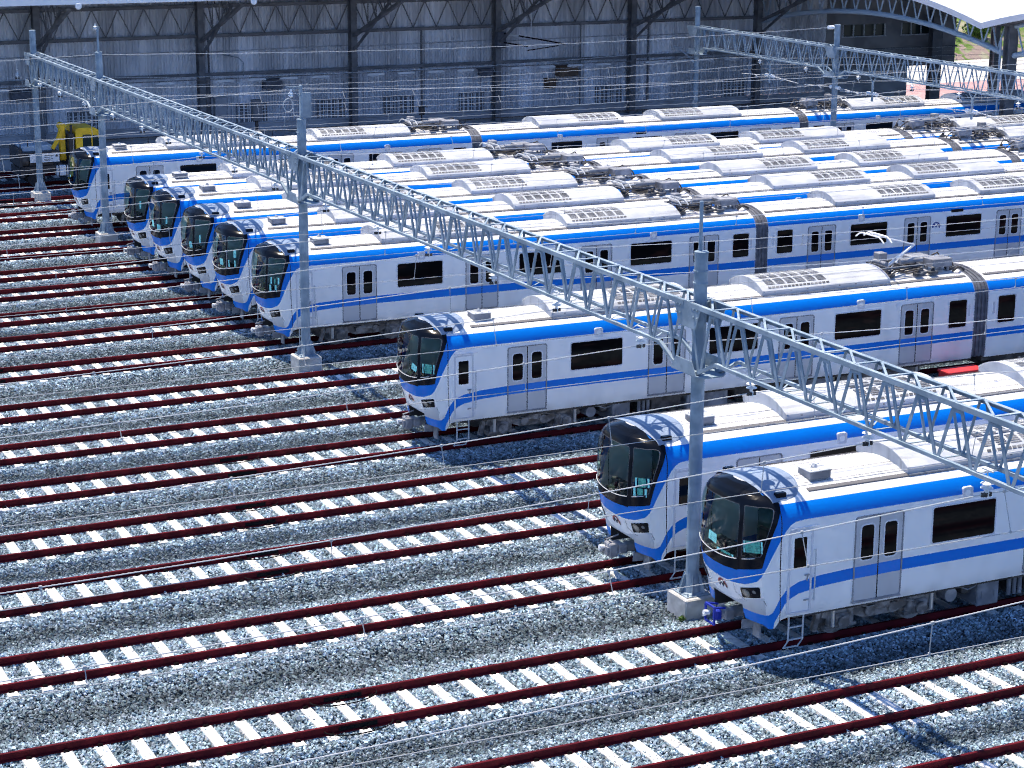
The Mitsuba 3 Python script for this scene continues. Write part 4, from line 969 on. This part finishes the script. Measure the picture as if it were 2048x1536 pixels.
# gable arch and arched roof bays
GX = 75.4
BAYS = [(117.4, 91.4), (91.4, 65.4)]
def arch_z(yc, half, y, spring, rise): return spring + rise * (1 - np.clip(np.abs((np.asarray(y) - yc) / half), 0, 1) ** 2)
for bi, (ya, yb_) in enumerate(BAYS):
    yc_, half = (ya + yb_) / 2, (ya - yb_) / 2
    yy = np.linspace(yb_ + .35, ya - .35, 41)
    zl = arch_z(yc_, half, yy, 6.35, 1.5)
    if bi == 1:
        yy, zl = yy[18:], zl[18:]
    add('arch_chord', tube(np.stack([yy * 0 + GX, yy, zl], -1), .16, 12), 'arch_blue', H, smooth=35)
    zt = arch_z(yc_, half, yy, 7.95, 1.55)
    add('arch_chord', tube(np.stack([yy * 0 + GX, yy, zt], -1), .12, 10), 'arch_blue', H, smooth=35)
    n = 20
    for i in range(n):
        a0 = yb_ + .5 + (ya - yb_ - 1.0) * i / n; a1 = yb_ + .5 + (ya - yb_ - 1.0) * (i + 1) / n; am = (a0 + a1) / 2
        if not seen([(GX, am, 8)], 15): continue
        f1, f2 = (lambda y: float(arch_z(yc_, half, y, 6.35, 1.5))), (lambda y: float(arch_z(yc_, half, y, 7.95, 1.55)))
        add('arch_brace', cat([cyl((GX, a0, f2(a0)), (GX, am, f1(am)), .05, 8), cyl((GX, am, f1(am)), (GX, a1, f2(a1)), .05, 8)]), 'arch_blue', H, smooth=35)
    yr = np.linspace(yb_ - .0, ya + .0, 33) if bi == 0 else np.linspace(yb_ + 8, ya, 25)
    zr = arch_z(yc_, half, yr, 8.25, 1.6)
    def sheet(x0, x1, z_, t):
        n_ = len(yr)
        v = np.array([(x0, y, z) for y, z in zip(yr, z_)] + [(x1, y, z) for y, z in zip(yr, z_)] + [(x0, y, z - t) for y, z in zip(yr, z_)] + [(x1, y, z - t) for y, z in zip(yr, z_)])
        f = []
        for i in range(n_ - 1):
            f += [(i, i + 1, n_ + i + 1, n_ + i), (2 * n_ + i, 3 * n_ + i, 3 * n_ + i + 1, 2 * n_ + i + 1), (i, 2 * n_ + i, 2 * n_ + i + 1, i + 1), (n_ + i, n_ + i + 1, 3 * n_ + i + 1, 3 * n_ + i)]
        return v, np.array(f)
    add('arched_roof', sheet(73.3, 112, zr, .12), 'white_paint', H)
    add('roof_fascia', sheet(73.22, 73.296, zr + .03, .34), 'frame_light', H)
    add('roof_soffit', sheet(73.4, 112, zr - .16, .04), 'soffit_dark', H)
for (xh, yh, w, z1) in ((75.4, 91.4, .30, 8.2), (89.8, 116.9, .42, 6.8), (95.6, 117.6, .22, 8.2)):
    add('hall_column', cat([box(xh - w, xh + w, yh - .26, yh - .22, -.3, z1), box(xh - w, xh + w, yh + .22, yh + .26, -.3, z1), box(xh - .05, xh + .05, yh - .22, yh + .22, -.3, z1)]), 'hall_steel', H)
add('downpipe', cyl((75.0, 91.75, -.2), (75.0, 91.75, 7.4), .07, 10), 'arch_blue', H, smooth=35)
# inner concrete storey with windows, panel wall below
wx = [(82.4, 85.9), (87.3, 90.6)]
up = sg.box(81.0, 2.95, 92.0, 9.3)
for a, b in wx: up = up.difference(sg.box(a, 5.15, b, 5.95))
add('upper_wall', slab_xz(up, YW, YW + .3), 'hall_concrete', H)
add('floor_edge', cat([box(80.9, 92.1, YW - .12, YW - .003, 4.15, 4.28), box(80.9, 92.1, YW - .08, YW - .003, 3.6, 3.66)]), 'hall_steel', H)
for a, b in wx:
    w = add('window', box(a, b, YW + .16, YW + .18, 5.15, 5.95), 'cab_window', H)
    for f in np.linspace(0, 1, 5):
        add('mullion', box(a + f * (b - a) - .03, a + f * (b - a) + .03, YW - .02, YW + .05, 5.15, 5.95), 'louvre_white', w)
    add('sill', box(a - .1, b + .1, YW - .08, YW - .004, 5.09, 5.147), 'louvre_white', w)
add('lower_panel', box(80.9, 88.0, YW + .05, YW + .25, -.3, 2.947), 'grey_panel', H)
add('inner_roof_beam', cat([bar((x_, 92, 7.9), (x_, 117, 7.9), .2, .25) for x_ in (84.5, 94, 104)]), 'hall_steel', H)

# beyond the hall
v, f = strip_grid(np.linspace(80, 180, 2), np.array([118.4, 131.5]), lambda X, Yg: 0 * X - .196)
add('pink_paved_yard', (v, f), 'pink_paving', kind='structure', label='sunlit pinkish paved yard beyond the open end of the hall')
v, f = strip_grid(np.linspace(-100, 300, 2), np.array([131.5, 146]), lambda X, Yg: 0 * X - .192)
add('pale_road', (v, f), 'road_pale', kind='structure', label='pale sunlit road behind the paved yard')
v, f = strip_grid(np.linspace(20, 260, 97), np.linspace(145.6, 215, 40), lambda X, Yg: -.25 + 6.5 * (1 - np.exp(-(Yg - 145.6) / 12)) + .5 * np.sin(X * .35) * np.sin(Yg * .3) * np.clip((Yg - 146) / 8, 0, 1))
add('grassy_bank', (v, f), 'hill_soil', kind='structure', smooth=True, label='grassy bank with bare earth beyond the road')
v, f = strip_grid(np.array([-600, 700.]), np.array([118.4, 700.]), lambda X, Yg: 0 * X - .45)
add('outer_ground', (v, f), 'hill_soil', kind='structure', label='open ground around the depot')
def leafy(cx, cy, cz, r, n, g):
    d = g.normal(size=(n, 3)); d /= np.linalg.norm(d, axis=1, keepdims=True)
    c = d * (g.uniform(.3, 1, (n, 1)) ** .5) * r * np.array([1, 1, .75]) * (1 + .25 * np.sin(d[:, :1] * 5 + 2 * d[:, 1:2] * 4)) + (cx, cy, cz)
    a, b = g.normal(size=(2, n, 3)); s = g.uniform(.08, .2, (n, 1)) * (r ** .5)
    a = a / np.linalg.norm(a, axis=1, keepdims=True) * s; b = b / np.linalg.norm(b, axis=1, keepdims=True) * s * .6
    v = np.stack([c - a, c + b, c + a, c - b], 1).reshape(-1, 3)
    i = np.arange(n) * 4
    return v, np.stack([i, i + 1, i + 2, i + 3], -1)
bank_z = lambda y: -.25 + 6.5 * (1 - math.exp(-(y - 145.6) / 12))
spots = [(bx, by, r, pix([(bx, by, bank_z(by) + r * .5)])[0]) for bx, by, r in ((116, 150.5, 1.5), (119.5, 149.5, 1.1), (122.5, 151.2, 1.7), (127, 150, 1.2), (113.5, 151.5, 1.9), (131, 152, 1.8), (118, 156, 2.2), (125, 157, 2.4), (134, 156, 2.0))]
spots = sorted([q for q in spots if -10 < q[3][0] < 1034 and q[3][1] > -8], key=lambda q: q[3][0])
for i, (bx, by, r, _) in enumerate(spots):
    zz = bank_z(by)
    s_ = thing('shrub', f'leafy green shrub on the bank beyond the hall, {["first", "second", "third", "fourth", "fifth", "sixth", "seventh", "eighth", "ninth"][i]} from the left', 'shrub', 'shrubs on the far bank')
    add('crown', leafy(bx, by, zz + r * .5, r, 900, rng), 'leaf', s_)
    add('trunk', cat([tube([(bx, by, zz - .3), (bx + .1 * k, by + .08 * k, zz + r * .5)], .04, 5) for k in (-2, 0, 2)]), 'wood_brown', s_)

# ---------------------------------------------------------------- yellow crane vehicle on rails
K = thing('rail_crane_vehicle', 'yellow rail maintenance truck with folded crane arm and dark chassis by the grey wall', 'rail vehicle')
yk0, yk1 = 106.95, 109.25
add('chassis', cat([cbox(23.6, 29.6, yk0 + .15, yk1 - .15, .75, 1.15, .03), box(23.5, 23.7, yk0, yk1, .6, 1.05), cbox(24.0, 25.3, yk0 + .2, yk1 - .2, 1.15, 1.4, .03)]), 'dark_trim', K)
for xw_ in (24.4, 27.6, 28.8):
    add('wheel', cat([cyl((xw_, s * .85 + 108.1, .48), (xw_, s * .62 + 108.1, .48), .45, 20) for s in (-1, 1)]), 'rubber', K, smooth=35)
add('cargo_bed', cat([cbox(23.55, 25.6, yk0, yk1, 1.75, 1.9, .02), cbox(23.45, 23.62, yk0, yk1, 1.15, 2.1, .02)]), 'dark_trim', K)
add('tool_case', cbox(23.7, 25.3, yk0 + .4, yk1 - .2, 1.9, 2.2, .03), 'arch_blue', K)
add('sign_board', box(24.0, 25.55, yk0 - .05, yk0 - .01, 1.36, 1.82), 'white_paint', K, label='white sign board with rows of dark lettering on the chassis side')
add('sign_lettering', cat([box(24.75, 24.75 + w_, yk0 - .056, yk0 - .051, z, z + .03) for z, w_ in ((1.68, .5), (1.60, .42), (1.50, .46), (1.44, .3))] + [slab_xz(sg.Polygon([(25.33, 1.62), (25.51, 1.62), (25.42, 1.78)]), yk0 - .056, yk0 - .051)]), 'dark_trim', K)
add('buffer_drum', cat([cyl((23.5, yk0 + .35, 1.5), (23.95, yk0 + .35, 1.5), .33, 16), cyl((23.55, yk0 + .1, 1.2), (23.55, yk0 + .1, 2.35), .03, 6), cyl((23.95, yk0 + .1, 2.2), (23.95, yk0 + .1, 2.55), .03, 6), tube([(23.5, yk0, 1.2), (23.25, yk0, .9), (23.3, yk0, .35)], .03, 6)]), 'underframe_dark', K, smooth=35)
add('fuel_tank', cat([cbox(25.4, 26.02, yk0 - .02, yk0 + .5, .58, 1.14, .05)]), 'porcelain', K)
add('tank_strap', cat([box(x_, x_ + .05, yk0 - .035, yk0 + .5, .56, 1.155) for x_ in (25.48, 25.88)]), 'dark_trim', K)
cab = sg.Polygon([(26.5, 1.45), (26.5, 2.92), (26.62, 3.05), (27.55, 3.02), (27.78, 2.85), (28.05, 2.1), (28.05, 1.45)]).buffer(-.04).buffer(.04)
add('cab', slab_xz(cab, yk0 + .05, yk1 - .05), 'yellow', K, smooth=30)
add('cab_window', slab_xz(sg.Polygon([(26.88, 2.02), (26.88, 2.66), (27.3, 2.66), (27.3, 2.02)]).buffer(.02), yk0 + .06, yk0 + .04), 'cab_window', K)
add('cab_window', slab_xz(sg.Polygon([(27.4, 1.95), (27.4, 2.62), (27.62, 2.62), (27.85, 2.1), (27.85, 1.9)]).buffer(.02), yk0 + .06, yk0 + .04), 'cab_window', K)
add('exhaust', cat([cyl((26.32, yk0 + .3, 1.3), (26.32, yk0 + .3, 3.2), .07, 10), cbox(26.15, 26.46, yk0 + .15, yk1 - .2, 1.1, 2.75, .03)]), 'dark_trim', K)
add('stabiliser_leg', cat([cbox(26.1, 26.32, yk0 - .06, yk0 + .14, .5, 1.6, .02), cbox(26.02, 26.42, yk0 - .12, yk0 + .2, .38, .46, .01)]), 'yellow', K)
add('crane_column', cat([cbox(25.75, 26.08, yk0 + .55, yk0 + .9, 1.3, 3.1, .05), cyl((25.9, yk0 + .45, 3.12), (25.9, yk0 + 1.0, 3.12), .19, 14)]), 'yellow', K, smooth=30)
add('crane_boom', cat([bar((25.88, yk0 + .35, 3.15), (25.62, yk0 + .35, 2.45), .2, .22), bar((25.62, yk0 + .35, 2.5), (25.3, yk0 + .35, 1.98), .16, .18), bar((25.78, yk0 + .2, 2.95), (25.55, yk0 + .2, 2.4), .07)]), 'yellow', K)

# red steel box beside the middle train
k = thing('red_box', 'red steel box lying on the ballast beside the middle train near its gangway', 'box')
add('case', cbox(41.3, 42.75, 52.05, 52.62, -.15, .72, .02), 'red_box', k)
add('lid', cbox(41.27, 42.78, 52.02, 52.65, .722, .80, .015), 'red_box', k)
# dark signal-like pole in front of the wall
k = thing('dark_pole', 'dark steel pole with a boxy head standing between the wall and the farthest train', 'pole')
add('shaft', box(37.85, 38.0, 111.0, 111.15, -.3, 2.4), 'dark_trim', k)
add('head', cbox(37.65, 38.2, 110.85, 111.3, 2.4, 3.6, .03), 'hall_steel', k)
k = thing('dark_signal', 'small dark signal head on a post rising behind the roof of the farthest train', 'signal')
add('shaft', cyl((47.9, 110.5, -.3), (47.9, 110.5, 2.3), .05, 8), 'dark_trim', k)
add('head', cat([cbox(47.75, 48.05, 110.35, 110.65, 2.3, 2.75, .03), bar((47.5, 110.5, 2.8), (48.3, 110.5, 2.75), .06)]), 'dark_trim', k)
# weeds at the foot of the nearest post
k = thing('weed_tuft', 'small green weed growing at the concrete foot of the nearest gantry post', 'plant')
add('leaves', leafy(23.34, 38.72, -.18, .10, 60, rng), 'leaf', k)
